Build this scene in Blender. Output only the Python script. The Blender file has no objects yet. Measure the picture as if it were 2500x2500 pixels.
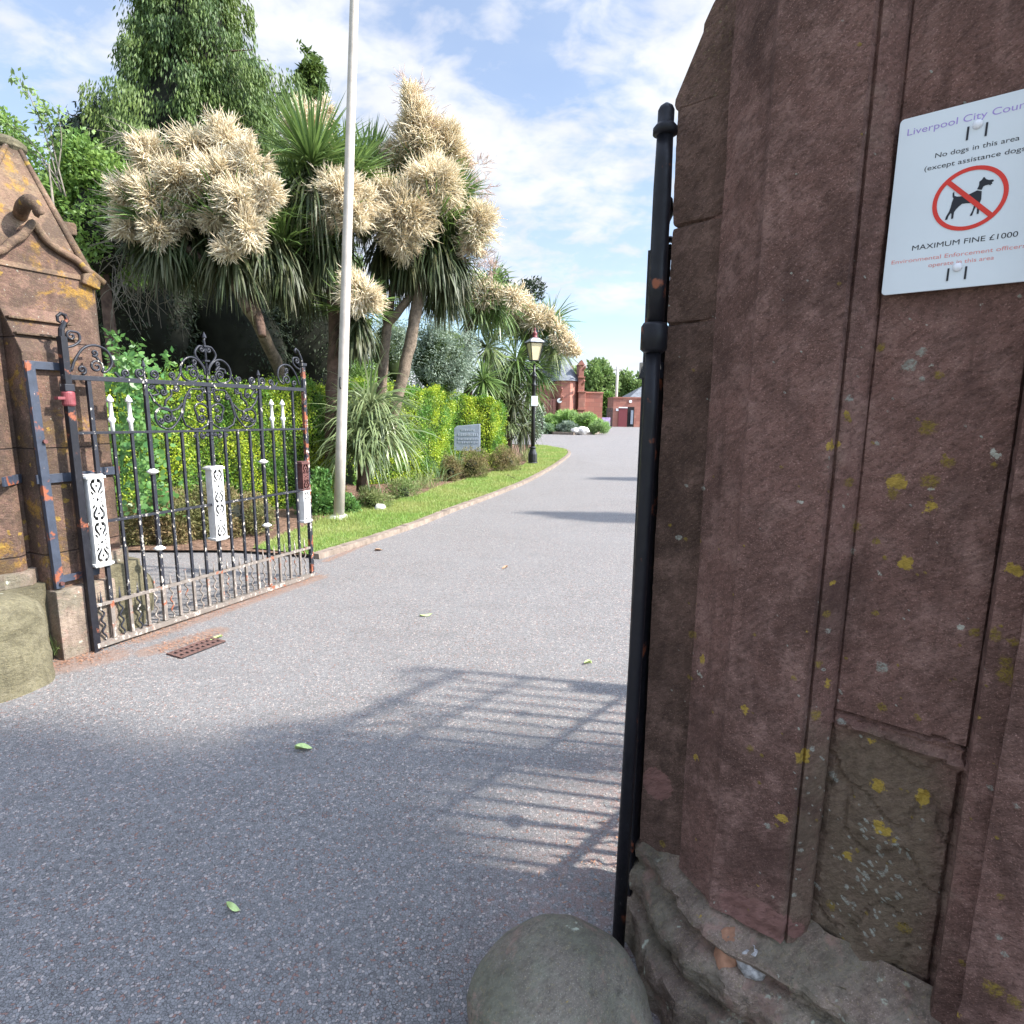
import bpy, bmesh, math, random
import numpy as np
from mathutils import Vector, Matrix, noise as mnoise
random.seed(7); RS = np.random.RandomState(7)
C = bpy.context.scene.collection
scn = bpy.context.scene

# ------------------------------------------------------------------ camera
FPX, CH = 1450.0, 1.5
PITCH = math.atan(245/1450); ROLL = math.radians(.7)
Fv = np.array([0, math.cos(PITCH), -math.sin(PITCH)]); Rv = np.array([1., 0, 0]); Uv = np.cross(Rv, Fv)
Rv, Uv = math.cos(ROLL)*Rv + math.sin(ROLL)*Uv, -math.sin(ROLL)*Rv + math.cos(ROLL)*Uv
cam = bpy.data.cameras.new('camera'); co = bpy.data.objects.new('camera', cam); C.objects.link(co)
cam.sensor_width = 36; cam.lens = FPX/2500*36; cam.clip_start = .05; cam.clip_end = 2000
m = Matrix.Identity(4)
for i in range(3):
    m[i][0] = Rv[i]; m[i][1] = Uv[i]; m[i][2] = -Fv[i]
m[2][3] = CH
co.matrix_world = m; scn.camera = co
# ------------------------------------------------------------------ light
SUN_AZ, SUN_EL = math.radians(100), math.radians(41)
sd = Vector((math.sin(SUN_AZ)*math.cos(SUN_EL), math.cos(SUN_AZ)*math.cos(SUN_EL), math.sin(SUN_EL)))
sl = bpy.data.lights.new('sun', 'SUN'); sl.energy = 3.1; sl.angle = math.radians(1.8); sl.color = (1, .95, .87)
so = bpy.data.objects.new('sun', sl); C.objects.link(so); so.location = (20, -5, 30); so.rotation_euler = sd.to_track_quat('Z', 'Y').to_euler()
scn.view_settings.view_transform = 'Standard'; scn.view_settings.look = 'None'; scn.view_settings.gamma = 1
scn.view_settings.exposure = 1.97
try: scn.view_settings.use_curve_mapping = False
except Exception: pass

# ------------------------------------------------------------------ node helpers
class NT:
    def __init__(s, tree):
        s.t = tree; s.n = tree.nodes; s.l = tree.links; s.n.clear()
    def new(s, typ, **kw):
        x = s.n.new(typ)
        for k, v in kw.items(): setattr(x, k, v)
        return x
    def put(s, sock, v):
        if isinstance(v, bpy.types.NodeSocket): s.l.new(v, sock)
        elif v is not None:
            if isinstance(v, (tuple, list)) and len(v) == 3 and sock.type == 'RGBA': v = (*v, 1)
            sock.default_value = v
    def math(s, op, a, b=None, c=None, clamp=False):
        x = s.new('ShaderNodeMath', operation=op, use_clamp=clamp); s.put(x.inputs[0], a)
        if b is not None: s.put(x.inputs[1], b)
        if c is not None: s.put(x.inputs[2], c)
        return x.outputs[0]
    def vmath(s, op, a, b=None):
        x = s.new('ShaderNodeVectorMath', operation=op); s.put(x.inputs[0], a)
        if b is not None: s.put(x.inputs[1], b)
        return x.outputs[0]
    def pos(s): return s.new('ShaderNodeNewGeometry').outputs['Position']
    def island(s): return s.new('ShaderNodeNewGeometry').outputs['Random Per Island']
    def mapv(s, v, scale):
        return s.vmath('MULTIPLY', v, scale)
    def noise(s, v, scale, detail=4, rough=.55, dist=0, col=False):
        x = s.new('ShaderNodeTexNoise'); s.put(x.inputs['Vector'], v); s.put(x.inputs['Scale'], scale)
        x.inputs['Detail'].default_value = detail; x.inputs['Roughness'].default_value = rough; x.inputs['Distortion'].default_value = dist
        return x.outputs['Color' if col else 'Fac']
    def vor(s, v, scale, feature='F1', out='Distance', rnd=1):
        x = s.new('ShaderNodeTexVoronoi', feature=feature); s.put(x.inputs['Vector'], v); s.put(x.inputs['Scale'], scale)
        x.inputs['Randomness'].default_value = rnd
        return x.outputs[out]
    def ramp(s, f, lo, hi, a=0., b=1.):
        x = s.new('ShaderNodeMapRange', interpolation_type='SMOOTHSTEP'); s.put(x.inputs[0], f)
        x.inputs[1].default_value = lo; x.inputs[2].default_value = hi; x.inputs[3].default_value = a; x.inputs[4].default_value = b
        return x.outputs[0]
    def mix(s, f, a, b, mode='MIX'):
        x = s.new('ShaderNodeMix', data_type='RGBA', blend_type=mode); s.put(x.inputs[0], f); s.put(x.inputs[6], a); s.put(x.inputs[7], b)
        return x.outputs[2]
    def attr(s, name):
        return s.new('ShaderNodeAttribute', attribute_name=name).outputs['Fac']
    def sep(s, v, i):
        x = s.new('ShaderNodeSeparateXYZ'); s.put(x.inputs[0], v); return x.outputs[i]
    def bump(s, h, strength, dist, normal=None):
        x = s.new('ShaderNodeBump'); s.put(x.inputs['Height'], h); x.inputs['Strength'].default_value = strength; x.inputs['Distance'].default_value = dist
        if normal is not None: s.put(x.inputs['Normal'], normal)
        return x.outputs[0]
def mat(name):
    mt = bpy.data.materials.new(name); mt.use_nodes = True
    t = NT(mt.node_tree); out = t.new('ShaderNodeOutputMaterial')
    return mt, t, out
def bsdf(t, out, col, rough=.8, bump=None, metal=0, spec=.5):
    b = t.new('ShaderNodeBsdfPrincipled'); t.put(b.inputs['Base Color'], col); t.put(b.inputs['Roughness'], rough)
    t.put(b.inputs['Metallic'], metal); b.inputs['Specular IOR Level'].default_value = spec
    if bump is not None: t.put(b.inputs['Normal'], bump)
    t.l.new(b.outputs[0], out.inputs[0]); return b
def simple(name, col, rough=.7, var=.25, scale=8, bump=.3, bdist=.003, spec=.4, bscale=60):
    mt, t, out = mat(name); p = t.pos()
    n = t.noise(p, scale, 5, .6); dark = tuple(c*(1-var) for c in col); lite = tuple(min(1, c*(1+var)) for c in col)
    c = t.mix(t.ramp(n, .3, .7), dark, lite)
    bsdf(t, out, c, rough, t.bump(t.noise(p, bscale, 4, .6), bump, bdist), 0, spec); return mt

# ------------------------------------------------------------------ world
w = bpy.data.worlds.new('World'); scn.world = w; w.use_nodes = True
t = NT(w.node_tree); wo = t.new('ShaderNodeOutputWorld'); bg = t.new('ShaderNodeBackground')
sky = t.new('ShaderNodeTexSky', sky_type='NISHITA'); sky.sun_disc = False; sky.sun_elevation = SUN_EL; sky.sun_rotation = SUN_AZ
sky.air_density = 1.0; sky.dust_density = .6; sky.ozone_density = 1.6
g = t.new('ShaderNodeTexCoord').outputs['Generated']
dz = t.sep(g, 2); zz = t.math('MAXIMUM', dz, .03)
zz2 = t.math('ADD', zz, .28)
cx = t.math('DIVIDE', t.sep(g, 0), zz2); cy = t.math('DIVIDE', t.sep(g, 1), zz2)
cmb = t.new('ShaderNodeCombineXYZ'); t.put(cmb.inputs[0], cx); t.put(cmb.inputs[1], cy); t.put(cmb.inputs[2], 1.7)
cv = cmb.outputs[0]
big = t.noise(cv, .9, 3, .5, .4); fine = t.noise(t.mapv(cv, (1.1, 1.4, 1)), 8.5, 5, .55, .3); mid = t.noise(cv, 3.0, 5, .55, .25)
f = t.math('ADD', t.math('MULTIPLY', big, .5), t.math('ADD', t.math('MULTIPLY', mid, .45), t.math('MULTIPLY', fine, .42)))
mask = t.ramp(f, .55, .80)
band = t.math('MULTIPLY', t.ramp(dz, .085, .11), t.ramp(dz, .185, .135))
mask = t.math('MULTIPLY', mask, t.math('SUBTRACT', 1.0, t.math('MULTIPLY', band, .9)))
haze = t.ramp(dz, .0, .5, .50, .28)
mask2 = t.math('MAXIMUM', mask, t.math('MULTIPLY', haze, t.math('SUBTRACT', 1.0, t.math('MULTIPLY', band, .75))))
grey = t.ramp(mid, .3, .75)
cl = t.mix(grey, (2.15, 2.26, 2.62), (2.72, 2.78, 2.92))
skyc = t.mix(mask2, t.mix(1., sky.outputs[0], (.66, .70, .72), 'MULTIPLY'), cl)
# sky brightened overhead and round the sun, out of view, to add fill light
dt = t.new('ShaderNodeVectorMath', operation='DOT_PRODUCT'); t.put(dt.inputs[0], g); dt.inputs[1].default_value = tuple(sd)
boost = t.math('ADD', 1.0, t.math('ADD', t.ramp(dz, .62, .95, 0, 1.1), t.ramp(dt.outputs['Value'], .45, 1.0, 0, 2.6)))
bv = t.new('ShaderNodeCombineXYZ')
for i_ in range(3): t.put(bv.inputs[i_], boost)
skyc = t.mix(1., skyc, bv.outputs[0], 'MULTIPLY')
t.put(bg.inputs[0], skyc); bg.inputs[1].default_value = .10
t.l.new(bg.outputs[0], wo.inputs[0])

# ------------------------------------------------------------------ geometry helpers
def ray(px, py): return Fv + Rv*(px-1250)/FPX - Uv*(py-1250)/FPX
def G(px, py, z=0.):
    d = ray(px, py); k = (z-CH)/d[2]; return np.array([d[0]*k, d[1]*k, z])
def A(px, py, Y):
    d = ray(px, py); q = d*Y/d[1]; q[2] += CH; return q
def onplane(px, py, n, c):
    d = ray(px, py); q = d*(c/(n@d)); return q + np.array([0, 0, CH])
def tag(o, label=None, cat=None, group=None, kind=None):
    if label: o['label'] = label
    if cat: o['category'] = cat
    if group: o['group'] = group
    if kind: o['kind'] = kind
    return o
def thing(name, label, cat, loc=(0, 0, 0), group=None):
    o = bpy.data.objects.new(name, None); C.objects.link(o); o.location = tuple(map(float, loc)); o.empty_display_size = .1
    return tag(o, label, cat, group)
def link(name, me, parent=None, recenter=True):
    o = bpy.data.objects.new(name, me); C.objects.link(o)
    if parent is not None:
        o.parent = parent
        if parent.type == 'EMPTY': o.location = -parent.location
    elif recenter:
        n = len(me.vertices); a = np.empty(n*3, 'f'); me.vertices.foreach_get('co', a); a = a.reshape(-1, 3)
        c = np.array([(a[:, 0].min()+a[:, 0].max())/2, (a[:, 1].min()+a[:, 1].max())/2, a[:, 2].min()])
        me.vertices.foreach_set('co', (a-c).astype('f').ravel()); me.update(); o.location = c
    return o
class MB:
    def __init__(s): s.v = []; s.f = []
    def add(s, vs, fs):
        b = len(s.v); s.v += [tuple(map(float, x)) for x in vs]; s.f += [tuple(i+b for i in f) for f in fs]; return s
    def box(s, c, half, ax=None, ch=0):
        c = np.array(c, float)
        X, Y, Z = (np.eye(3) if ax is None else [np.array(a, float) for a in ax])
        vs = []
        for k in (-1, 1):
            for j in (-1, 1):
                for i in (-1, 1): vs.append(c + X*i*half[0] + Y*j*half[1] + Z*k*half[2])
        return s.add(vs, [(0, 2, 3, 1), (4, 5, 7, 6), (0, 1, 5, 4), (2, 6, 7, 3), (0, 4, 6, 2), (1, 3, 7, 5)])
    def tube(s, pts, r, n=8, cap=True, flat=None, up=None, rot=0):
        pts = [np.array(p, float) for p in pts]; N = len(pts)
        rs = r if isinstance(r, (list, tuple, np.ndarray)) else [r]*N
        prev = None; vs = []
        for i, p in enumerate(pts):
            d = pts[min(i+1, N-1)] - pts[max(i-1, 0)]; d = d/(np.linalg.norm(d)+1e-12)
            if up is not None: a = np.cross(up, d)
            elif prev is None: a = np.cross(d, [0, 0, 1.] if abs(d[2]) < .9 else [0, 1., 0])
            else: a = prev - d*(prev@d)
            a = a/(np.linalg.norm(a)+1e-12); prev = a; b = np.cross(d, a)
            ra, rb = (rs[i], rs[i]) if flat is None else (rs[i]*flat[0], rs[i]*flat[1])
            for k in range(n):
                th = 2*math.pi*k/n + rot; vs.append(p + a*math.cos(th)*ra + b*math.sin(th)*rb)
        fs = []
        for i in range(N-1):
            for k in range(n):
                k2 = (k+1) % n; fs.append((i*n+k, i*n+k2, (i+1)*n+k2, (i+1)*n+k))
        if cap: fs.append(tuple(range(n))[::-1]); fs.append(tuple((N-1)*n+k for k in range(n)))
        return s.add(vs, fs)
    def lathe(s, c, prof, n=16, ax=(0, 0, 1), sq=False, rot=0):
        # prof: list of (radius, z)
        return s.tube([np.array(c, float)+np.array(ax, float)*z for r, z in prof], [r*(1.4142 if sq else 1) for r, z in prof], 4 if sq else n, rot=(math.pi/4+rot if sq else rot), up=(1, 0, 0.001))
    def prism(s, poly, ext):
        n = len(poly); a = [np.array(p, float) for p in poly]; b = [p+np.array(ext, float) for p in a]
        return s.add(a+b, [tuple(range(n)), tuple(range(2*n-1, n-1, -1))] + [(i, i+n, (i+1) % n+n, (i+1) % n) for i in range(n)])
    def build(s, name, m, parent=None, smooth=False, bevel=0, recenter=True, sub=0):
        me = bpy.data.meshes.new(name); me.from_pydata(s.v, [], s.f); me.materials.append(m)
        bm = bmesh.new(); bm.from_mesh(me); bmesh.ops.recalc_face_normals(bm, faces=bm.faces)
        if bevel:
            es = [e for e in bm.edges if len(e.link_faces) == 2 and e.calc_face_angle(0) > .5]
            bmesh.ops.bevel(bm, geom=es, offset=bevel, segments=2, affect='EDGES', profile=.6)
        bm.to_mesh(me); bm.free()
        if smooth: me.polygons.foreach_set('use_smooth', [True]*len(me.polygons))
        return link(name, me, parent, recenter)
def npmesh(name, V, Fc, m, parent=None, smooth=False):
    """V (N,3); Fc (M,k) same k"""
    V = np.ascontiguousarray(V, dtype='f'); Fc = np.ascontiguousarray(Fc, dtype='i')
    me = bpy.data.meshes.new(name); me.vertices.add(len(V)); me.vertices.foreach_set('co', V.ravel())
    k = Fc.shape[1]; me.loops.add(Fc.size); me.loops.foreach_set('vertex_index', Fc.ravel())
    me.polygons.add(len(Fc)); me.polygons.foreach_set('loop_start', np.arange(0, Fc.size, k, dtype='i')); me.polygons.foreach_set('loop_total', np.full(len(Fc), k, 'i'))
    if smooth: me.polygons.foreach_set('use_smooth', np.ones(len(Fc), bool))
    me.materials.append(m); me.update(calc_edges=True); me.validate()
    return link(name, me, parent)
def unit(a): return a/(np.linalg.norm(a, axis=-1, keepdims=True)+1e-9)
def rdir(n, R=RS): return unit(R.normal(size=(n, 3)))
def diamonds(P, D, W, L, wd):
    """leaf quads"""
    L = np.broadcast_to(np.asarray(L, float).reshape(-1, 1), (len(P), 1)); wd = np.broadcast_to(np.asarray(wd, float).reshape(-1, 1), (len(P), 1))
    W = unit(W - D*(W*D).sum(1, keepdims=True))
    V = np.stack([P, P+D*L*.45+W*wd, P+D*L, P+D*L*.45-W*wd], 1).reshape(-1, 3)
    return V, np.arange(len(P)*4).reshape(-1, 4)
def ribbons(P, D, W, L, wd, droop, nseg=4, taper=.15, mid=.35):
    """curved strap leaves; droop adds -z*t^2"""
    n = len(P); L = np.broadcast_to(np.asarray(L, float).reshape(-1, 1), (n, 1)); droop = np.broadcast_to(np.asarray(droop, float).reshape(-1, 1), (n, 1)); wd = np.broadcast_to(np.asarray(wd, float).reshape(-1, 1), (n, 1))
    rows = []; last = P; dirc = D
    for i in range(nseg+1):
        tt = i/nseg
        prof = (1-taper)*(1-abs(tt-mid)/(1-mid if tt > mid else mid)*.75)+taper*.3 if tt < 1 else .04
        if i > 0:
            dirc = unit(dirc + np.array([0, 0, -1.])*droop/nseg); last = last + dirc*L/nseg
        Wp = unit(W - dirc*(W*dirc).sum(1, keepdims=True))
        rows.append(last+Wp*wd*prof); rows.append(last-Wp*wd*prof)
    V = np.stack(rows, 1).reshape(-1, 3); k = 2*(nseg+1)
    base = (np.arange(n)*k)[:, None, None]
    q = np.array([[2*i, 2*i+1, 2*i+3, 2*i+2] for i in range(nseg)])[None]
    return V, (base+q).reshape(-1, 4)
def fingers(P, D, L, r, bend, nseg=3):
    """tapered three-sided curved tubes"""
    n = len(P); L = np.asarray(L).reshape(-1, 1)
    a = unit(np.cross(D, RS.normal(size=(n, 3)))); b = np.cross(D, a); rows = []; p = P; d = D
    rr = [.55, 1.0, .8, .12] if nseg == 3 else np.linspace(1, .1, nseg+1)
    for i in range(nseg+1):
        if i: d = unit(d + bend/nseg); p = p + d*L/nseg
        for k in range(3):
            th = 2*math.pi*k/3; rows.append(p + (a*math.cos(th)+b*math.sin(th))*r*rr[i])
    V = np.stack(rows, 1).reshape(-1, 3); k = 3*(nseg+1); base = (np.arange(n)*k)[:, None, None]
    q = np.array([[3*i+j, 3*i+(j+1) % 3, 3*i+3+(j+1) % 3, 3*i+3+j] for i in range(nseg) for j in range(3)])[None]
    return V, (base+q).reshape(-1, 4)
def cat(parts):
    Vs, Fs, b = [], [], 0
    for V, Fc in parts: Vs.append(V); Fs.append(Fc+b); b += len(V)
    return np.concatenate(Vs), np.concatenate(Fs)
def cr(pts, n=8):
    """catmull-rom"""
    pts = [np.array(p, float) for p in pts]; P = [2*pts[0]-pts[1]]+pts+[2*pts[-1]-pts[-2]]; out = []
    for i in range(1, len(P)-2):
        for k in range(n):
            u = k/n; out.append(.5*((2*P[i])+(-P[i-1]+P[i+1])*u+(2*P[i-1]-5*P[i]+4*P[i+1]-P[i+2])*u*u+(-P[i-1]+3*P[i]-3*P[i+1]+P[i+2])*u**3))
    out.append(pts[-1]); return out
def fb(p, s=1., o=4): return mnoise.fractal(Vector(p)*s, 1.0, 2.0, o)

# ------------------------------------------------------------------ materials
def leafmat(name, cols, rough=.5, trans=.35, scale=1.5, amt=.5, spec=.35):
    """cols: list of three colours; blend by island random and a position noise"""
    mt, t, out = mat(name); r = t.island(); p = t.pos()
    n = t.ramp(t.noise(p, scale, 3, .5), .35, .65)
    a = t.mix(r, cols[0], cols[1]); f = t.math('MULTIPLY', n, amt); f = t.math('ADD', f, t.math('MULTIPLY', t.ramp(t.math('FRACT', t.math('MULTIPLY', r, 7.31)), .5, 1), .4), clamp=True)
    c = t.mix(f, a, cols[2])
    b = t.new('ShaderNodeBsdfPrincipled'); t.put(b.inputs['Base Color'], c); b.inputs['Roughness'].default_value = rough; b.inputs['Specular IOR Level'].default_value = spec
    tr = t.new('ShaderNodeBsdfTranslucent'); t.put(tr.inputs[0], t.mix(.35, c, tuple(min(1, x*1.5) for x in cols[2])))
    mx = t.new('ShaderNodeMixShader'); mx.inputs[0].default_value = trans; t.l.new(b.outputs[0], mx.inputs[1]); t.l.new(tr.outputs[0], mx.inputs[2]); t.l.new(mx.outputs[0], out.inputs[0])
    return mt
M = {}
M['sword'] = leafmat('sword_leaf', [(.05, .10, .03), (.115, .19, .05), (.17, .25, .07)], .38, .25, 2, .5, .5)
M['skirt'] = leafmat('old_sword_leaf', [(.028, .045, .018), (.055, .082, .03), (.11, .10, .05)], .5, .2, 3, .35)
M['yucca'] = leafmat('arching_leaf', [(.07, .11, .04), (.16, .22, .09), (.28, .32, .16)], .35, .25, 2, .5, .5)
M['flower'] = leafmat('cream_blossom', [(.80, .73, .56), (.90, .86, .72), (.68, .55, .37)], .75, .4, 4, .35, .1)
M['flowerthin'] = leafmat('faded_blossom', [(.55, .42, .36), (.68, .56, .46), (.45, .30, .26)], .8, .25, 4, .5, .1)
M['cypress'] = leafmat('cypress_spray', [(.028, .060, .018), (.065, .118, .028), (.120, .170, .036)], .6, .2, .8, .7)
M['darkfir'] = leafmat('dark_spray', [(.014, .026, .013), (.028, .046, .02), (.04, .055, .025)], .65, .15, .8, .5)  # evergreen colours kept extra dark to stand for the deep shade
M['broad'] = leafmat('broad_leaf', [(.06, .13, .03), (.12, .23, .05), (.22, .32, .07)], .5, .35, 1.2, .5)
M['far'] = leafmat('far_leaf', [(.08, .15, .04), (.14, .23, .06), (.20, .27, .09)], .6, .3, .4, .5)
M['gold'] = leafmat('golden_leaf', [(.26, .38, .035), (.54, .56, .04), (.09, .21, .035)], .42, .4, 2.3, .95)
M['heath'] = leafmat('heather_leaf', [(.17, .14, .06), (.27, .17, .09), (.13, .16, .05)], .8, .2, 3, .6)
M['ivy'] = leafmat('climber_leaf', [(.045, .13, .035), (.08, .20, .055), (.17, .28, .07)], .4, .35, 3, .4)
M['silver'] = leafmat('silver_leaf', [(.20, .25, .19), (.32, .37, .30), (.14, .20, .13)], .6, .25, 3, .4)
M['grass'] = leafmat('grass_blade', [(.13, .24, .04), (.22, .36, .07), (.36, .36, .13)], .5, .4, .9, .6)
M['drygrass'] = leafmat('tuft_blade', [(.18, .22, .08), (.32, .30, .14), (.15, .24, .07)], .6, .35, 2, .5)
M['bluegrass'] = leafmat('blue_blade', [(.16, .26, .17), (.28, .36, .24), (.18, .28, .10)], .5, .3, 2, .5)
M['isle'] = leafmat('border_leaf', [(.20, .40, .05), (.36, .55, .10), (.26, .34, .18)], .6, .35, .5, .6)
M['core'] = simple('shade_core', (.010, .012, .007), .95, .3, 6, 0)  # near-black, stands for the shade deep inside foliage
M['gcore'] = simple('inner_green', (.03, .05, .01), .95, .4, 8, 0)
M['trunk'] = simple('corky_bark', (.15, .115, .085), .9, .35, 14, .9, .012, .2, 45)
M['dtrunk'] = simple('dark_bark', (.10, .065, .05), .95, .35, 10, .8, .01, .2, 30)
M['twig'] = simple('bare_twig', (.17, .15, .12), .9, .3, 10, .2)
M['leaflit'] = simple('fallen_green_leaf', (.42, .52, .20), .6, .2, 60, .2)
M['leafbrn'] = simple('fallen_brown_leaf', (.33, .20, .12), .7, .3, 60, .2)

def ironmat(name, wear=.5, tint=(.52, .47, .40), rust=0., base=(.010, .0105, .014)):
    mt, t, out = mat(name); p = t.pos()
    n = t.noise(t.mapv(p, (1, 1, .55)), 46, 4, .65); n2 = t.noise(p, 9, 3, .6)
    f = t.ramp(t.math('ADD', n, t.math('MULTIPLY', n2, .5)), 1.02-.22*wear, 1.07-.22*wear)
    c = t.mix(f, t.mix(t.noise(p, 25, 3), base, tuple(b*2.6 for b in base)), tint)
    if rust: c = t.mix(t.ramp(t.noise(p, 12, 4, .6), .62-rust*.3, .7-rust*.3), c, (.22, .07, .035))
    bsdf(t, out, c, t.ramp(n, .3, .7, .35, .6), t.bump(t.math('ADD', n, t.math('MULTIPLY', f, .4)), .5, .002), 0, .28); return mt
M['iron'] = ironmat('black_gate_paint', .55)
M['ironworn'] = ironmat('flaking_gate_paint', .8, (.40, .36, .31))
M['ironbase'] = ironmat('weathered_rail_paint', .9, (.34, .29, .25), .12, (.085, .072, .062))
M['ironrust'] = ironmat('rusty_stile_paint', .9, (.45, .40, .35), .32)
M['ironblk'] = ironmat('glossy_black_paint', .25, (.09, .085, .085), .05, (.005, .005, .007))
M['strap'] = ironmat('blue_black_strap', .35, (.30, .20, .17), .22, (.020, .024, .034))
M['white'] = simple('white_gate_paint', (.66, .65, .62), .5, .1, 30, .3, .001)
M['maroon'] = simple('maroon_collar_paint', (.16, .035, .04), .5, .3, 20, .3, .001)
M['rusty'] = simple('dark_rusty_casting', (.09, .035, .03), .8, .4, 40, .5, .002)
M['pole'] = simple('cream_pole_paint', (.42, .375, .33), .5, .13, 6, .15, .001)
M['conc'] = simple('white_painted_concrete', (.48, .47, .44), .8, .15, 12, .8, .01, .2, 18)
M['slate'] = simple('roof_slate', (.13, .14, .155), .85, .25, 3, .4, .02, .15, 6)
M['dark'] = simple('opening_shade', (.012, .011, .012), .9, .3, 3, 0)  # near-black stands for the unlit depth of drain and doorways
M['black'] = simple('black_paint_and_shade', (.013, .013, .015), .4, .3, 10, .1)
M['cream'] = simple('cream_lantern_glass', (.62, .52, .32), .25, .08, 4, 0)
M['paper'] = simple('white_notice_plate', (.82, .83, .84), .5, .04, 10, 0)
M['greystone'] = simple('grey_slate_slab', (.235, .265, .32), .35, .12, 5, .2, .002)
M['rock'] = simple('pale_rock', (.62, .58, .54), .9, .2, 6, 1, .05, .2, 6)
M['soil'] = simple('bark_soil', (.16, .10, .07), .95, .5, 22, 1, .03, .1, 40)

def sandstone(name, A_, B_, C_, joints=None, lich=1., sc=1., mould=False, bumpk=1., patchy=False):
    """warm sandstone with grain, streaks, lichen from attributes + procedural spots"""
    mt, t, out = mat(name); p = t.pos()
    n1 = t.noise(p, 2.2*sc, 5, .6, .3); n2 = t.noise(p, 14*sc, 5, .65); gr = t.noise(t.mapv(p, (1, 1, 1.25)), 130*sc, 3, .7); gr2 = t.noise(p, 320*sc, 2, .6)
    c = t.mix(t.ramp(n1, .32, .68), A_, B_); c = t.mix(t.ramp(n2, .42, .75), c, C_)
    c = t.mix(t.math('MULTIPLY', t.ramp(gr, .50, .34), .42), c, tuple(x*.42 for x in A_))
    c = t.mix(t.math('MULTIPLY', t.ramp(gr2, .55, .75), .5), c, tuple(min(1, x*2.0) for x in C_))
    streak = t.ramp(t.noise(t.mapv(p, (1, 1, .07)), 20*sc, 4, .6), .52, .72)
    c = t.mix(t.math('MULTIPLY', streak, .42), c, tuple(x*.55 for x in A_))
    if mould:
        c = t.mix(t.math('MULTIPLY', t.ramp(t.noise(p, 7, 5, .65), .40, .60), .62), c, (.105, .108, .075))
        c = t.mix(t.math('MULTIPLY', t.ramp(t.noise(p, 11, 6, .7, .4), .54, .66), .8), c, (.27, .175, .14)); c = t.mix(t.math('MULTIPLY', t.ramp(t.noise(p, 15, 6, .75, .4), .58, .68), .6), c, (.045, .045, .036))
        c = t.mix(t.ramp(t.noise(p, 19, 4, .6), .66, .72), c, (.36, .38, .30))
    c = t.mix(t.math('MULTIPLY', t.ramp(t.noise(p, 5.5*sc, 6, .7, .5), .45, .7), .55), c, tuple(x*.5 for x in A_))
    if patchy:
        pn = t.noise(p, 4.2, 7, .72, .3); c = t.mix(t.math('MULTIPLY', t.ramp(pn, .56, .64), t.ramp(gr, .3, .6, .35, .95)), c, (.25, .14, .025))
        c = t.mix(t.math('MULTIPLY', t.ramp(t.noise(p, 3.1, 6, .72, .4), .45, .58), .8), c, (.060, .042, .032))
    ms = t.attr('moss_and_tint'); c = t.mix(t.math('MULTIPLY', t.ramp(t.math('ADD', ms, t.math('MULTIPLY', t.math('SUBTRACT', n2, .5), .8)), .1, .6), .7), c, t.mix(gr, (.075, .060, .038), (.175, .145, .098)))
    # procedural lichen specks
    wv = t.vmath('ADD', p, t.vmath('MULTIPLY', t.noise(p, 38, 5, .7, 0, True), (.045, .045, .045)))
    if lich > 0:
        for sc2, thr, col, gate in ((9, .16, (.30, .19, .04), 1.2), (23, .10, (.26, .26, .21), 3.3)) if patchy else ((11, .20, (.42, .29, .05), 1.2), (17, .17, (.45, .45, .38), 3.3)):
            v = t.vor(wv, sc2); area = t.ramp(t.noise(p, gate, 2, .5), .58-.16*lich, .72-.16*lich)
            rr = t.math('MULTIPLY', area, thr); f = t.ramp(t.math('SUBTRACT', rr, v), 0., .03)
            c = t.mix(t.math('MULTIPLY', f, .85), c, t.mix(gr, tuple(x*.45 for x in col), tuple(x*1.25 for x in col)))
    yl = t.attr('lichen_yellow'); wl = t.attr('lichen_white'); pk = t.attr('pink_patch')
    wob = t.math('MULTIPLY', t.math('SUBTRACT', t.noise(p, 120, 4, .65), .5), 1.6)
    brk = t.ramp(t.noise(p, 210, 4, .7), .38, .56, .25, 1.); fy = t.math('MULTIPLY', t.ramp(t.math('ADD', yl, wob), .05, .5), brk); fw = t.math('MULTIPLY', t.ramp(t.math('ADD', wl, wob), .15, .5), brk)
    fp = t.ramp(t.math('ADD', pk, t.math('MULTIPLY', wob, .35)), .10, .16)
    c = t.mix(fp, c, t.mix(n2, (.14, .068, .056), (.27, .15, .13)))
    c = t.mix(t.math('MULTIPLY', fy, .85), c, t.mix(gr, (.09, .07, .02), (.34, .235, .035))); c = t.mix(fw, c, t.mix(gr, (.17, .17, .14), (.38, .38, .33)))
    h = t.math('ADD', t.math('MULTIPLY', gr, .7), t.math('ADD', t.math('MULTIPLY', gr2, .25), t.math('MULTIPLY', n2, 1.2)))
    h = t.math('ADD', h, t.math('MULTIPLY', t.math('ADD', fy, fw), .15))
    # chisel tooling marks; shade of their hollows is also mixed into the colour
    tv = t.new('ShaderNodeVectorRotate', rotation_type='AXIS_ANGLE'); t.put(tv.inputs['Vector'], p); tv.inputs['Axis'].default_value = (.64, .77, 0); tv.inputs['Angle'].default_value = .7
    tool = t.noise(t.mapv(tv.outputs[0], (38, 38, 105)), 1.0, 3, .6)
    h = t.math('ADD', h, t.math('MULTIPLY', tool, 1.1)); c = t.mix(t.ramp(tool, .56, .34, 0, .32), c, tuple(x*.4 for x in A_))
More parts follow.
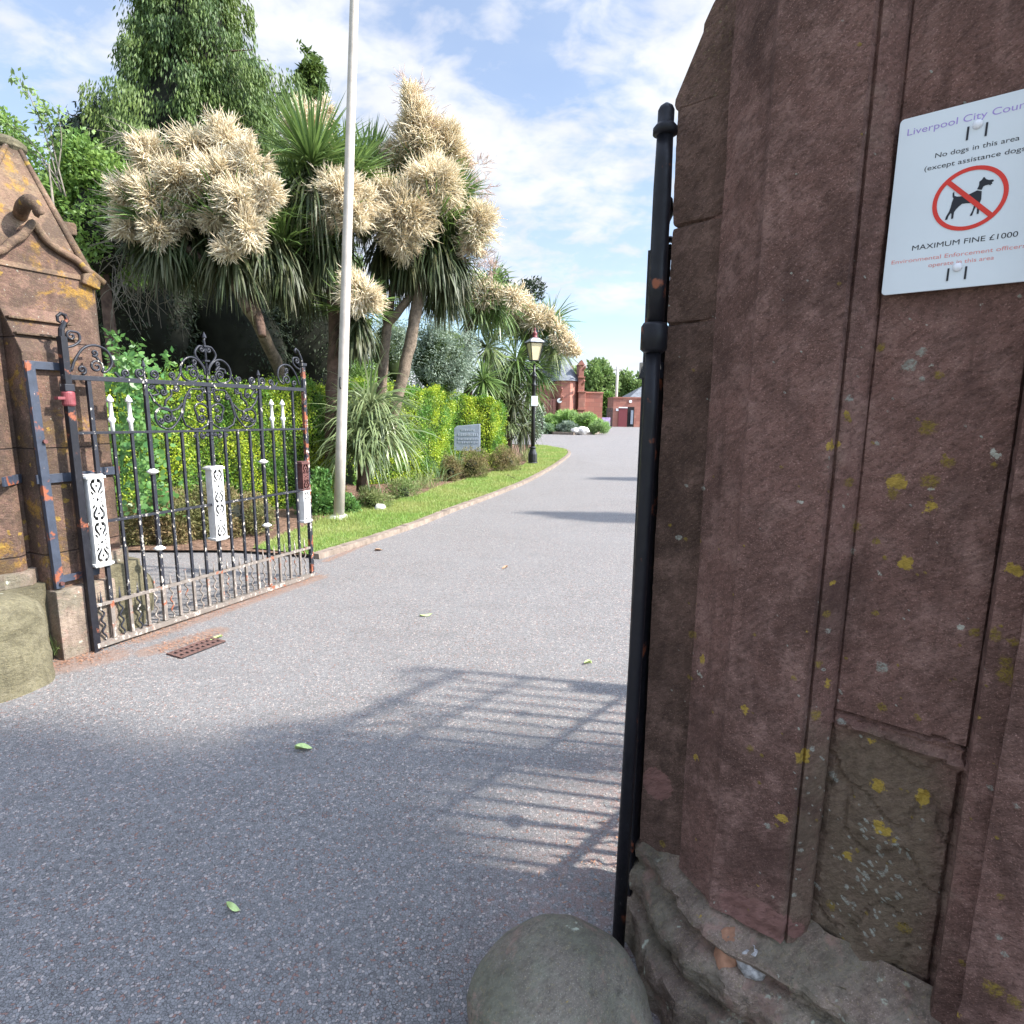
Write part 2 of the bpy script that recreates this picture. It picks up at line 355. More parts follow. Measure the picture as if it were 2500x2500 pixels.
    if joints:
        per, z0 = joints
        zf = t.math('ABSOLUTE', t.math('SUBTRACT', t.math('FRACT', t.math('DIVIDE', t.math('SUBTRACT', t.math('ADD', t.sep(p, 2), t.math('MULTIPLY', n2, .004)), z0), per)), .5))
        j = t.ramp(zf, .5-.006/per, .5-.001/per); c = t.mix(t.math('MULTIPLY', j, .8), c, (.03, .022, .02)); h = t.math('SUBTRACT', h, t.math('MULTIPLY', j, 2.))
    bsdf(t, out, c, .92, t.bump(h, .95*bumpk, .0045), 0, .2); return mt
M['pier'] = sandstone('dark_sandstone', (.088, .050, .040), (.185, .101, .083), (.25, .150, .126), None, .30)
M['pierstrip'] = sandstone('dark_sandstone_return', (.080, .050, .038), (.145, .088, .069), (.20, .125, .10), None, .30)
M['plinth'] = sandstone('mossy_sandstone', (.15, .112, .09), (.25, .195, .15), (.32, .24, .20), None, .12, 1, True)
M['lit'] = sandstone('pink_sandstone', (.085, .052, .040), (.175, .102, .078), (.155, .10, .073), (.62, .02), 1.2, .8, patchy=True)
M['litroof'] = sandstone('weathered_sandstone_roof', (.12, .075, .052), (.19, .12, .083), (.17, .125, .08), None, 1.6, .8, patchy=True)
M['boulder'] = sandstone('weathered_guard_stone', (.15, .13, .105), (.22, .19, .155), (.25, .235, .185), None, .1, 1, True)
M['boulderlit'] = sandstone('sunlit_guard_stone', (.085, .075, .048), (.14, .125, .078), (.17, .15, .10), None, .2, 1)
def redstone():
    mt, t, out = mat('red_sandstone_block'); p = t.pos()
    br = t.new('ShaderNodeTexBrick'); br.inputs['Scale'].default_value = 1; br.inputs['Mortar Size'].default_value = .012; br.inputs['Brick Width'].default_value = .75; br.inputs['Row Height'].default_value = .32
    v = t.new('ShaderNodeCombineXYZ'); t.put(v.inputs[0], t.math('ADD', t.sep(p, 0), t.sep(p, 1))); t.put(v.inputs[1], t.sep(p, 2)); t.put(br.inputs[0], v.outputs[0])
    br.inputs['Color1'].default_value = (.30, .125, .095, 1); br.inputs['Color2'].default_value = (.38, .175, .13, 1); br.inputs['Mortar'].default_value = (.22, .11, .09, 1)
    c = t.mix(t.math('MULTIPLY', t.ramp(t.noise(p, 1.2, 4, .6), .4, .7), .5), br.outputs[0], (.27, .14, .11))
    bsdf(t, out, c, .9, t.bump(t.noise(p, 12, 3), .3, .02), 0, .2); return mt
M['red'] = redstone()

def asphalt():
    mt, t, out = mat('worn_asphalt'); p = t.pos()
    wv = t.vmath('ADD', p, t.vmath('MULTIPLY', t.noise(p, 90, 2, .5, 0, True), (.006, .006, .006)))
    v = t.vor(wv, 120, 'F1'); vc = t.vor(wv, 120, 'F1', 'Color'); e = t.vor(wv, 120, 'DISTANCE_TO_EDGE'); v2 = t.vor(p, 260, 'F1')
    n1 = t.noise(p, .8, 4, .6); n2 = t.noise(p, 6, 4, .6); n3 = t.noise(p, 30, 3, .6)
    stone = t.mix(t.sep(vc, 0), (.135, .130, .127), (.225, .218, .212))
    stone = t.mix(t.ramp(t.sep(vc, 1), .82, .97), stone, (.36, .31, .28))
    stone = t.mix(t.ramp(t.sep(vc, 2), .9, .97), stone, (.25, .13, .10))
    gap = t.ramp(e, .0, .11, .12, 1.)
    holes = t.ramp(t.noise(p, 38, 3, .7), .36, .47)
    gap = t.math('MULTIPLY', gap, t.math('ADD', .72, t.math('MULTIPLY', holes, .28)))
    c = t.mix(gap, (.036, .033, .032), stone)
    c = t.mix(t.ramp(t.noise(t.mapv(p, (1, 2.2, 1)), 1.6, 6, .7), .50, .72, 0, .38), c, (.10, .094, .09)); c = t.mix(t.ramp(t.noise(p, 55, 3, .6), .60, .72, 0, .5), c, (.09, .082, .08))
    c = t.mix(t.ramp(n1, .3, .7, 0, .22), c, (.205, .200, .198), 'MIX')
    c = t.mix(t.ramp(n2, .55, .8, 0, .35), c, (.14, .13, .128))
    # reddish grit near the right gate foot and rust litter along the left gate
    def seg(ax, ay, bx, by, wdt):
        # soft distance to a segment via capsule approximation in nodes
        L2 = (bx-ax)**2+(by-ay)**2
        x = t.sep(p, 0); y = t.sep(p, 1)
        h = t.math('DIVIDE', t.math('ADD', t.math('MULTIPLY', t.math('SUBTRACT', x, ax), bx-ax), t.math('MULTIPLY', t.math('SUBTRACT', y, ay), by-ay)), L2, clamp=True)
        ddx = t.math('SUBTRACT', t.math('SUBTRACT', x, ax), t.math('MULTIPLY', h, bx-ax)); ddy = t.math('SUBTRACT', t.math('SUBTRACT', y, ay), t.math('MULTIPLY', h, by-ay))
        d = t.math('SQRT', t.math('ADD', t.math('MULTIPLY', ddx, ddx), t.math('MULTIPLY', ddy, ddy)))
        return t.ramp(d, wdt, 0)
    lit = t.math('MAXIMUM', seg(-2.75, 3.15, -2.45, 3.42, .26), t.math('MAXIMUM', seg(-2.42, 3.7, -1.75, 5.2, .17), seg(-2.25, 3.5, -2.0, 3.85, .17)))
    lit = t.math('MAXIMUM', lit, seg(-1.86, 5.8, -.5, 11, .10))
    fl = t.ramp(t.math('ADD', t.math('MULTIPLY', lit, .65), t.math('MULTIPLY', t.math('ADD', n3, n2), .42)), .62, .95)
    c = t.mix(t.math('MULTIPLY', fl, .6), c, t.mix(n3, (.15, .085, .06), (.27, .18, .13)))
    fr = t.math('MULTIPLY', seg(.25, 1.5, .9, 2.6, .55), .5); c = t.mix(t.math('MULTIPLY', fr, t.ramp(n3, .4, .6)), c, (.24, .15, .13))
    h = t.math('ADD', t.math('MULTIPLY', gap, 1.0), t.math('MULTIPLY', t.math('SUBTRACT', 1.0, v2), .3))
    bsdf(t, out, c, t.ramp(n3, .3, .7, .62, .85), t.bump(h, .6, .004), 0, .3); return mt
M['asphalt'] = asphalt()
M['ground'] = simple('distant_turf', (.10, .14, .05), .95, .35, .6, .3)
M['kerb'] = simple('sandy_kerb_stone', (.19, .15, .12), .9, .28, 9, .6, .004, .2, 80)
def turfmat():
    mt, t, out = mat('turf_base'); p = t.pos()
    c = t.mix(t.ramp(t.noise(p, 2.2, 4, .6), .4, .62), (.13, .22, .045), (.34, .31, .14)); c = t.mix(t.ramp(t.noise(p, 60, 3, .6), .4, .6), c, (.08, .13, .03))
    bsdf(t, out, c, .9, t.bump(t.noise(p, 70, 3), 1, .02), 0, .2); return mt
M['turf'] = turfmat()

# ================================================================== SETTING
def sheet(name, poly, z, m, kind='structure'):
    me = bpy.data.meshes.new(name); me.from_pydata([(float(x), float(y), z) for x, y in poly], [], [tuple(range(len(poly)))]); me.materials.append(m)
    o = bpy.data.objects.new(name, me); C.objects.link(o); o['kind'] = kind; return o
sheet('ground', [(-300, -300), (300, -300), (300, 600), (-300, 600)], -.03, M['ground'])
sheet('road', [(-14, -8), (14, -8), (30, 20), (40, 90), (-6, 90), (-10, 40), (-14, 12)], 0., M['asphalt'])
kpx = [(780, 1366), (912, 1324), (1037, 1280), (1111, 1249), (1194, 1218), (1277, 1184), (1318, 1163), (1360, 1138), (1392, 1112), (1388, 1101), (1360, 1095), (1310, 1089)]
kp = [G(*q)[:2] for q in kpx] + [np.array([-2.5, 27.5]), np.array([-9., 27.])]
kc = [p[:2] for p in cr([np.array([*q, 0]) for q in kp], 8)]
kc = [np.array(q) for q in kc]
def offset_path(path, d):
    out = []
    for i, p in enumerate(path):
        a = path[max(i-1, 0)]; b = path[min(i+1, len(path)-1)]; u = (b-a)/(np.linalg.norm(b-a)+1e-9); out.append(p+np.array([-u[1], u[0]])*d)
    return out
ki = offset_path(kc, .11)
mb = MB()
for i in range(len(kc)-1):
    if i % 6 == 5: pass
    a, b, c2, d2 = kc[i], kc[i+1], ki[i+1], ki[i]
    h1 = .055+.006*random.random()
    mb.add([(*a, -.01), (*b, -.01), (*c2, -.01), (*d2, -.01), (*(a*.93+d2*.07), h1), (*(b*.93+c2*.07), h1), (*c2, h1), (*d2, h1)], [(0, 1, 5, 4), (4, 5, 6, 7), (3, 7, 6, 2), (0, 4, 7, 3), (1, 2, 6, 5)])
kb = mb.build('kerb', M['kerb'], bevel=.004, recenter=False); kb['kind'] = 'structure'
# turf strip and planting bed (left of the kerb)
inner = offset_path(kc, .12)
frontL = np.array([-5.5, 5.6])
sheet('planting_bed', [tuple(q) for q in inner] + [(-14, 26), (-14, 6.2), (-5.5, 5.95), (-2.9, 6.08)], .030, M['soil'])
gb = [G(*q)[:2] for q in [(640, 1352), (700, 1310), (800, 1272), (900, 1240), (1012, 1219), (1070, 1194), (1169, 1167), (1230, 1150), (1277, 1140), (1290, 1128), (1290, 1100)]]
gb = [np.array([-2.75, 6.15])] + gb[1:]
turfpoly = [tuple(q) for q in inner[:-16]] + [tuple(q) for q in gb[::-1]]
sheet('lawn_verge', turfpoly, .042, M['turf'])
def inpoly(P, poly):
    x, y = P[:, 0], P[:, 1]; r = np.zeros(len(P), bool); n = len(poly); j = n-1
    for i in range(n):
        xi, yi = poly[i]; xj, yj = poly[j]
        cnd = ((yi > y) != (yj > y)) & (x < (xj-xi)*(y-yi)/((yj-yi) if abs(yj-yi) > 1e-9 else 1e-9)+xi); r ^= cnd; j = i
    return r
bb = np.array(turfpoly); P = np.stack([RS.uniform(bb[:, 0].min(), bb[:, 0].max(), 400000), RS.uniform(bb[:, 1].min(), bb[:, 1].max(), 400000)], 1)
P = P[inpoly(P, turfpoly)]; keep = RS.rand(len(P)) < np.clip(9/P[:, 1], .25, 1)**1.2; P = P[keep][:110000]
n = len(P); P3 = np.c_[P, np.full(n, .038)]; D = unit(np.c_[RS.normal(0, .45, (n, 2)), np.ones(n)]); W = rdir(n); hh = RS.uniform(.02, .05, n)*(1+.03*P[:, 1])
Wn = unit(W-D*(W*D).sum(1, keepdims=True)); wd = .0022*(1+.12*P[:, 1])[:, None]
V = np.stack([P3+Wn*wd, P3-Wn*wd, P3+D*hh[:, None]], 1).reshape(-1, 3)
go = npmesh('grass', V, np.arange(n*3).reshape(-1, 3), M['grass']); tag(go, 'short mown grass strip curving along the kerb', 'grass', kind='stuff')

# ================================================================== RIGHT GATE PIER
e = np.array([.766, -.643]); nrm = np.array([-.643, -.766])
nr3 = np.array([*nrm, 0.])
A0 = np.array([.371, 1.50]); E1 = np.array([.450, 1.385]); MID = np.array([.492, 1.262]); E2 = np.array([.616, 1.158])
E2b = E2 - nrm*.020 + e*.004; E2c = E2b + e*.006 + nrm*.006 ; E3 = np.array([.6877, 1.172]); E4 = np.array([.861, 1.0264]); E5 = np.array([.859, .954])
E2d = (E2c+E3)/2 + nrm*.004
E4b = E5 - nrm*.022 + e*.0
F1 = E5 + e*.17; F2 = F1 + np.array([.12, .09])
shaft_path = [E1+np.array([.10, .06]), E1+np.array([.012, .012]), E1, E1*.42+MID*.58, E1*.36+MID*.64-np.array([-.003, -.001])*1.0, E1*.10+MID*.90+np.array([.0035, .0012]), MID, E2, E2b, E2c, E2d, E3+nrm*.010-e*.004, E3-nrm*.006, E3+e*.004-nrm*.001, E4-e*.004, E4-nrm*.010, E4+nrm*.012+e*.003, E4+nrm*.030+e*.006, E4b+nrm*.002, E5, F1, F2, F2+np.array([.1, .1])]
def resample(path, step):
    out = []
    for i in range(len(path)-1):
        L = np.linalg.norm(path[i+1]-path[i]); k = max(1, int(L/step))
        for j in range(k): out.append(path[i]+(path[i+1]-path[i])*j/k)
    out.append(path[-1]); return out
# lichen spots (photo pixel, plane distance, radius px)
def pl(px, py, c=-1.283): return onplane(px, py, nr3, c)
c1 = lambda x, y, r: (1450+.5435*x, .5435*y, .5435*r)
c2_ = lambda x, y, r: (1450+.7766*x, 1000+.7766*y, .7766*r)
YL = [c1(*q) for q in [(1295, 1560, 25), (1550, 1690, 25), (1500, 1910, 35), (1140, 1865, 18), (445, 1660, 12), (320, 1865, 10), (1100, 1270, 12), (1200, 205, 14), (1210, 600, 10), (1480, 1280, 10)]] + [c2_(*q) for q in [(795, 20, 15), (1050, 55, 28), (1112, 165, 22), (1255, 178, 12), (1052, 228, 30), (1060, 280, 10), (940, 265, 22), (805, 225, 20), (820, 365, 24), (890, 415, 16), (915, 470, 12), (228, 293, 13), (268, 328, 10), (240, 365, 9), (293, 406, 9), (255, 636, 9), (310, 705, 14), (300, 840, 10), (730, 640, 18), (885, 640, 13), (1195, 705, 20), (1262, 710, 25), (1325, 735, 18), (1305, 835, 36), (1300, 790, 22), (905, 935, 20), (1020, 970, 14), (497, 1065, 14), (530, 1087, 9), (517, 1172, 10), (698, 960, 22), (750, 1560, 18), (978, 1625, 25), (1120, 1460, 12), (212, 1365, 14), (185, 1152, 12), (1265, 1820, 35), (1320, 1860, 25), (1160, 1740, 14), (830, 1385, 10), (1145, 745, 8), (1280, 1530, 14), (790, 780, 8), (630, 840, 12), (705, 800, 16)]]
WL = [c1(*q) for q in [(1465, 1580, 26), (1405, 1650, 36), (1430, 1625, 20), (1470, 1695, 18), (1145, 1795, 24), (885, 1230, 10), (850, 1760, 8), (1915, 1335, 14), (1190, 1690, 7)]] + [c2_(*q) for q in [(885, 100, 13), (290, 237, 9), (265, 403, 14), (815, 440, 17), (735, 700, 13), (720, 820, 11), (690, 1070, 14), (765, 915, 8), (775, 985, 18), (912, 812, 25), (843, 1028, 8), (750, 1150, 17), (765, 1170, 10), (672, 1205, 8), (545, 1312, 14), (655, 1387, 10), (1240, 1190, 14), (1030, 1290, 10), (910, 1400, 12), (630, 1530, 12), (565, 1530, 9), (735, 155, 9), (735, 180, 7), (783, 305, 9), (797, 268, 6), (345, 250, 12), (1325, 1245, 13), (1270, 1660, 14), (1290, 1710, 14), (640, 1620, 8)]]
rr_ = np.random.RandomState(3)
for k in range(110):
    a_ = rr_.normal(0, 1, 2); WL.append(c2_(890+70*a_[0], 1470+95*a_[1], rr_.uniform(4, 11)))
for k in range(40):
    WL.append(c2_(rr_.uniform(620, 800), rr_.uniform(880, 1600), rr_.uniform(3, 8)))
for k in range(45):
    YL.append(c2_(rr_.uniform(200, 1300), rr_.uniform(0, 1800), rr_.uniform(4, 9)))
for k in range(60):
    WL.append((rr_.uniform(1600, 2480), rr_.uniform(0, 2300), rr_.uniform(2, 4.5)))
PK = [(1605, 1915, 46), (1605, 1960, 50), (1602, 2005, 46)] + [(1800, 2215, 50), (1850, 2240, 50), (1905, 2265, 42), (1830, 2270, 38), (1940, 2270, 26), (1880, 2300, 30)]
def addfields(o, spots_for):
    me = o.data; n = len(me.vertices); a = np.empty(n*3, 'f'); me.vertices.foreach_get('co', a); a = a.reshape(-1, 3) + np.array(o.location)
    if o.parent is not None: a = a + np.array(o.parent.location)
    # screen coordinates of vertices
    q = a - np.array([0, 0, CH]); zc = q@Fv; sx = 1250+FPX*(q@Rv)/zc; sy = 1250-FPX*(q@Uv)/zc
    for nm, L in (('lichen_yellow', YL), ('lichen_white', WL), ('pink_patch', PK)):
        f = np.full(n, -1.)
        for (cx_, cy_, r_) in L:
            # centre = surface point nearest to that place; distance measured in 3D
            d2 = (sx-cx_)**2+(sy-cy_)**2; d2[zc < .2] = 1e9
            i = int(np.argmin(d2))
            if d2[i] > (40)**2: continue
            cpt = a[i]; rw = r_*zc[i]/FPX
            f = np.maximum(f, 1-np.linalg.norm(a-cpt, axis=1)/rw)
        at = me.attributes.new(nm, 'FLOAT', 'POINT'); at.data.foreach_set('value', f.astype('f'))
def loft(name, path, zs, m, parent, disp, closed=False, smooth=True):
    n = len(path); zs = list(zs); nm = []
    for i, p in enumerate(path):
        a = path[max(i-1, 0)]; b = path[min(i+1, n-1)]; u = (b-a)/(np.linalg.norm(b-a)+1e-9); nm.append(np.array([u[1]*-1, u[0]])*-1)
    V = np.zeros((len(zs), n, 3))
    for k, z in enumerate(zs):
        for i, p in enumerate(path):
            d, off = disp(i, p, z), 0
            V[k, i] = (*(p + nm[i]*d), z)
    idx = np.arange(len(zs)*n).reshape(len(zs), n)
    Fc = np.stack([idx[:-1, :-1], idx[1:, :-1], idx[1:, 1:], idx[:-1, 1:]], -1).reshape(-1, 4)[:, ::-1]
    o = npmesh(name, V.reshape(-1, 3), Fc, m, parent, smooth)
    bm = bmesh.new(); bm.from_mesh(o.data)
    for ed in bm.edges:
        if len(ed.link_faces) == 2 and ed.calc_face_angle(0) > .42: ed.smooth = False
    bm.to_mesh(o.data); bm.free(); return o
pier = thing('gate_pier', 'dark brown sandstone gate pier close up at the right, with recessed panel carrying the notice', 'gate pier', (.7, 1.2, 0))
sp = resample(shaft_path, .006)
def zstep(z0, z1, d):
    return np.linspace(z0, z1, int((z1-z0)/d)+1)
def corner_soft(i, p, z): return 0
E3n, E4n = E3, E4
def sdisp(i, p, z):
    d = .0022*fb((p[0]*9, p[1]*9, z*7), 1, 3) + .0011*fb((p[0]*45, p[1]*45, z*45), 1, 3)
    # recessed panel: lower block broken back, crack line at z ~ .88
    s = (p-E3)@e; q = (p-E3)@nrm
    if -.002 < s < .235 and abs(q) < .012:
        zl = .883 + .004*mnoise.noise(Vector((s*30, 0, 1)))
        if z < zl:
            kk = min(1, (zl-z)/.012); dd = .007*kk
            band = .016*max(0, 1-abs((zl-.022-.10*max(0, s-.08)-z))/.016)    # lip under the joint
            blob = mnoise.noise(Vector((s*11, z*7, 3.1)))
            ed_ = min(s, .226-s)/.05; d += -dd + band*.9 + .016*max(0, blob)*(1 if z < .8 else (zl-z)/.083) - .010*max(0, 1-ed_)*(1 if z < .84 else 0)*(.5+blob) + .004*fb((s*40, z*40, 2), 1, 3)
            if 0 < blob < .05: d -= .006
        elif z-zl < .006: d -= .012
    # chipped foot
    if z < .46 and (p-MID)@e > -.03:
        d += .010*max(0, (.46-z)/.1)*mnoise.noise(Vector((p[0]*22, p[1]*22, z*22)))
    for cz, amp in ((.55, .0), ):
        pass
    return d
zs = np.concatenate([zstep(.325, 2.5, .006), zstep(2.508, 3.45, .02)])
sh = loft('shaft', sp, zs, M['pier'], pier, sdisp)
# side strip (return) with sloping head, beside the gate post; three blocks with open joints
stripL = [A0+np.array([.10, .13]), A0+np.array([.006, .008]), A0, A0+np.array([.009, -.0075]), A0+(.1195)*e+np.array([.0, .0]), A0+.16*e]
st = resample(stripL, .006)
def stdisp(i, p, z):
    d = .0022*fb((p[0]*9+5, p[1]*9, z*7), 1, 3)+.0011*fb((p[0]*45, p[1]*45, z*45), 1, 3)
    for jz in (1.935, 1.712):
        k = abs(z-jz - .004*(((p-A0)@e)/.12)); 
        if k < .004: d -= .014*(1-k/.004)
        elif k < .010: d -= .002*(1-(k-.004)/.006)
    return d
so_ = loft('side_strip', st, zstep(.26, 2.19, .0036), M['pierstrip'], pier, stdisp)
mb = MB()
# sloping head: polygon in strip plane, extruded back
hd = [(-.006, 2.19), (-.010, 2.20), (-.009, 2.212), (.049, 2.33), (.050, 2.346), (.068, 2.378), (.084, 2.40), (.14, 2.47), (.16, 2.50), (.16, 2.19)]
poly = [(*(A0+e*s + nrm*.001), z) for s, z in hd]
mb.prism(poly, (*(-nrm*.2), 0)); hdo = mb.build('sloping_head', M['pierstrip'], pier, bevel=.003)
# solid body behind so the sun casts the real shadow; it keeps inside the visible faces
mb = MB(); 
body = [A0+np.array([.02, .012]), E1+np.array([.03, .02]), MID+np.array([.03, .04]), E3-nrm*.03, E4-nrm*.03+np.array([0, .02]), E5+np.array([.02, .05]), F1+np.array([0, .03]), F2+np.array([.08, .08]), F2+np.array([.10, .22]), np.array([1.10, 1.20]), np.array([.52, 1.66])]
mb.prism([(*q, .0) for q in body], (0, 0, 2.2)); mb.build('core_block', M['pier'], pier)
mb = MB(); body2 = [E1+np.array([.06, .03]), MID+np.array([.03, .04]), E3-nrm*.03, E4-nrm*.03+np.array([0, .02]), E5+np.array([.02, .05]), F1+np.array([0, .03]), F2+np.array([.08, .08]), F2+np.array([.10, .22]), np.array([1.10, 1.20]), np.array([.60, 1.58])]
mb.prism([(*q, 2.2) for q in body2], (0, 0, 1.25)); mb.build('upper_core_block', M['pier'], pier)
bw = thing('boundary_wall', 'unseen sandstone boundary wall running off to the right of the dark gate pier', 'wall', (1.6, .9, 0))  # out-of-view wall added to keep the sun off the near guard stone
mb = MB(); wa_ = np.array([1.30, .86]); mb.prism([(*wa_, -.02), (*(wa_+e*5), -.02), (*(wa_+e*5-nrm*.4), -.02), (*(wa_-nrm*.4), -.02)], (0, 0, 2.6)); mb.build('wall_face', M['pier'], bw)
# moulded plinth: loft of offsets
bp = [A0+np.array([.16, .2]), A0+np.array([.01, .02]), A0+e*.01, A0+.06*e, E1+np.array([0, 0]), MID, E2, E5, F1, F2+np.array([.1, .1])]
bpr = resample(bp, .012)
def outward(path):
    out = []
    n = len(path)
    for i in range(n):
        k = 6; a = path[max(i-k, 0)]; b = path[min(i+k, n-1)]; u = (b-a)/(np.linalg.norm(b-a)+1e-9); out.append(np.array([u[1], -u[0]]) if True else 0)
    return out
ow = outward(bpr)
if (ow[len(ow)//2]@nrm) < 0: ow = [-q for q in ow]
prof = [(-.05, .40), (-.03, .372), (-.005, .348), (.012, .335), (.022, .332), (.034, .326), (.038, .314), (.034, .303), (.020, .297), (.016, .284), (.022, .275), (.044, .268), (.060, .254), (.067, .236), (.067, .216), (.060, .200), (.044, .192), (.040, .178), (.046, .168), (.070, .163), (.084, .152), (.088, .13), (.088, .11), (.088, .09), (.087, .07), (.088, .05), (.088, .02), (.088, -.02)]
pf = []
for i in range(len(prof)-1):
    for k in range(3): pf.append(tuple(np.array(prof[i])*(1-k/3)+np.array(prof[i+1])*k/3))
pf.append(prof[-1])
V = np.zeros((len(pf), len(bpr), 3))
for k, (o_, z) in enumerate(pf):
    for i, p in enumerate(bpr):
        s_in = 0
        blk = ((p-MID)@e); jn = .006*max(0, 1-abs(blk-.055-.3*(z-.2)*0)/.004) + .006*max(0, 1-abs(blk+.10)/.004)
        d = o_*1.25 + .0060*fb((p[0]*16, p[1]*16, z*10), 1, 5) - jn - .011*min(1, max(0, mnoise.noise(Vector((p[0]*24, p[1]*24, z*20)))-.18)*9) + (.004 if blk > .055 else 0) + .002*fb((p[0]*60, p[1]*60, z*60), 1, 2)
        k_in = (p-A0)@e; d *= min(1., max(.40, .40+(k_in-.02)/.12*.6))
        V[k, i] = (*(p+ow[i]*d), z-.035+.004*fb((p[0]*10, p[1]*10, z*10+5), 1, 3))
idx = np.arange(len(pf)*len(bpr)).reshape(len(pf), len(bpr)); Fc = np.stack([idx[:-1, :-1], idx[1:, :-1], idx[1:, 1:], idx[:-1, 1:]], -1).reshape(-1, 4)
pb = npmesh('moulded_plinth', V.reshape(-1, 3), Fc, M['plinth'], pier, True)
bm = bmesh.new(); bm.from_mesh(pb.data)
for ed in bm.edges:
    if len(ed.link_faces) == 2 and ed.calc_face_angle(0) > .5: ed.smooth = False
bm.to_mesh(pb.data); bm.free()
for o in (sh, so_): addfields(o, None)
me_ = sh.data; a_ = np.empty(len(me_.vertices)*3, 'f'); me_.vertices.foreach_get('co', a_); a_ = a_.reshape(-1, 3); s_ = (a_[:, :2]-E3)@e
at_ = me_.attributes.new('moss_and_tint', 'FLOAT', 'POINT'); at_.data.foreach_set('value', (np.clip((.90-a_[:, 2])/.1, 0, 1)*np.clip(1-np.abs(s_-.10)/.17, 0, 1)*1.0 + .18*np.clip(1-np.abs(s_+.035)/.035, 0, 1)*(a_[:, 2] > 0)).astype('f'))  # moss on the lower panel, plus a faint brown tint along the reveal
# loose stones lodged where the foot has broken away
def rock(name, c, r, m, parent=None, seed=1, sq=(1, 1, 1), amp=.25, sub=3):
    bm = bmesh.new(); bmesh.ops.create_icosphere(bm, subdivisions=sub, radius=1)
    for v in bm.verts:
        k = 1+amp*mnoise.fractal(v.co*1.3+Vector((seed*3.1, 0, 0)), 1, 2, 3)
        v.co = Vector((v.co.x*r*sq[0]*k+c[0], v.co.y*r*sq[1]*k+c[1], v.co.z*r*sq[2]*k+c[2]))
    me = bpy.data.meshes.new(name); bm.to_mesh(me); bm.free(); me.materials.append(m); me.polygons.foreach_set('use_smooth', [True]*len(me.polygons))
    return link(name, me, parent)
M['granite'] = simple('grey_granite', (.33, .32, .31), .8, .4, 90, .8, .004, .3, 60)
M['orangest'] = simple('orange_stone', (.30, .16, .10), .9, .3, 25, .8, .004, .2, 60)
q = pl(1838, 2352, -1.262); rock('granite_infill', q, .034, M['granite'], pier, 4, (1, .8, 1.15), .35)
q = pl(1778, 2325, -1.262); rock('orange_infill', q, .036, M['orangest'], pier, 6, (.9, .8, 1.5), .3)

# ------------------------------------------------------------------ NOTICE SIGN on the panel
e3 = np.array([*e, 0.]); zz3 = np.array([0, 0, 1.]); SO = np.array([.6818, 1.1574, 1.7208])
sign = thing('notice_sign', 'white no dogs notice with a red prohibition ring fixed to the dark pier', 'sign', SO)
def spt(x, y, d=0): return SO + e3*x/1000 + zz3*y/1000 + nr3*d/1000
M['signw'] = simple('white_sign_plate', (.66, .70, .73), .28, .03, 4, 0); M['red_ink'] = simple('red_ink', (.66, .035, .02), .4, .05, 20, 0)
M['blk_ink'] = simple('black_ink', (.012, .012, .018), .4, .1, 20, 0); M['pink_ink'] = simple('faded_red_ink', (.72, .25, .23), .4, .08, 30, 0)
M['purple_ink'] = simple('faded_purple_ink', (.36, .26, .60), .4, .08, 30, 0); M['cap_white'] = simple('white_plastic_cap', (.80, .80, .84), .3, .02, 20, 0)
pts = []
for cx_, cy_, a0 in ((203, 7, -90), (203, 290, 0), (7, 290, 90), (7, 7, 180)):
    for k in range(7): a_ = math.radians(a0+90*k/6); pts.append((cx_+7*math.cos(a_), cy_+7*math.sin(a_)))
mb = MB(); mb.prism([spt(x, y, -2) for x, y in pts], nr3*.004); mb.build('plate', M['signw'], sign, bevel=.0007)
def text(name, s, x, y, size, m, parent, align='LEFT', width=None, off=.0, sx=1., base=None):
    cu = bpy.data.curves.new(name, 'FONT'); cu.body = s; cu.size = 1; cu.align_x = 'LEFT'; cu.fill_mode = 'BOTH'; cu.offset = off
    to = bpy.data.objects.new('tmp', cu); C.objects.link(to); dg = bpy.context.evaluated_depsgraph_get()
    me = bpy.data.meshes.new_from_object(to.evaluated_get(dg)); bpy.data.objects.remove(to)
    n = len(me.vertices); a = np.empty(n*3, 'f'); me.vertices.foreach_get('co', a); a = a.reshape(-1, 3)
    w0 = a[:, 0].max()-a[:, 0].min(); x0 = a[:, 0].min(); ky = size; kx = width/w0 if width else size
    b = np.array([spt(x+(v[0]-x0)*kx, y+v[1]*ky, 2.35) if base is None else base(x+(v[0]-x0)*kx, y+v[1]*ky) for v in a])
    me.vertices.foreach_set('co', b.astype('f').ravel()); me.materials.clear(); me.materials.append(m); me.update()
    return link(name, me, parent)
text('council_text', 'Liverpool City Council', 13, 268, 15.5, M['purple_ink'], sign, width=176, off=0)
text('notice_text', 'No dogs in this area', 58.5, 221, 11.2, M['blk_ink'], sign, width=112, off=0)
text('notice_text', '(except assistance dogs)', 45, 203, 11.2, M['blk_ink'], sign, width=139, off=0)
text('fine_text', 'MAXIMUM FINE £1000', 40.5, 72.3, 12.2, M['blk_ink'], sign, width=145.5, off=0)
text('officers_text', 'Environmental Enforcement officers', 11, 53, 9.6, M['pink_ink'], sign, width=187, off=0)
text('officers_text', 'operate in this area', 68, 40.5, 9.6, M['pink_ink'], sign, width=91, off=0)
mb = MB(); N = 64; rc = (114.5, 144.5)
vs = []; fs = []
for k in range(N):
    a_ = 2*math.pi*k/N; vs += [spt(rc[0]+51.5*math.cos(a_), rc[1]+50.5*math.sin(a_), 2.7), spt(rc[0]+45*math.cos(a_), rc[1]+44*math.sin(a_), 2.7)]
for k in range(N): j = (k+1) % N; fs.append((2*k, 2*j, 2*j+1, 2*k+1))
mb.add(vs, fs)
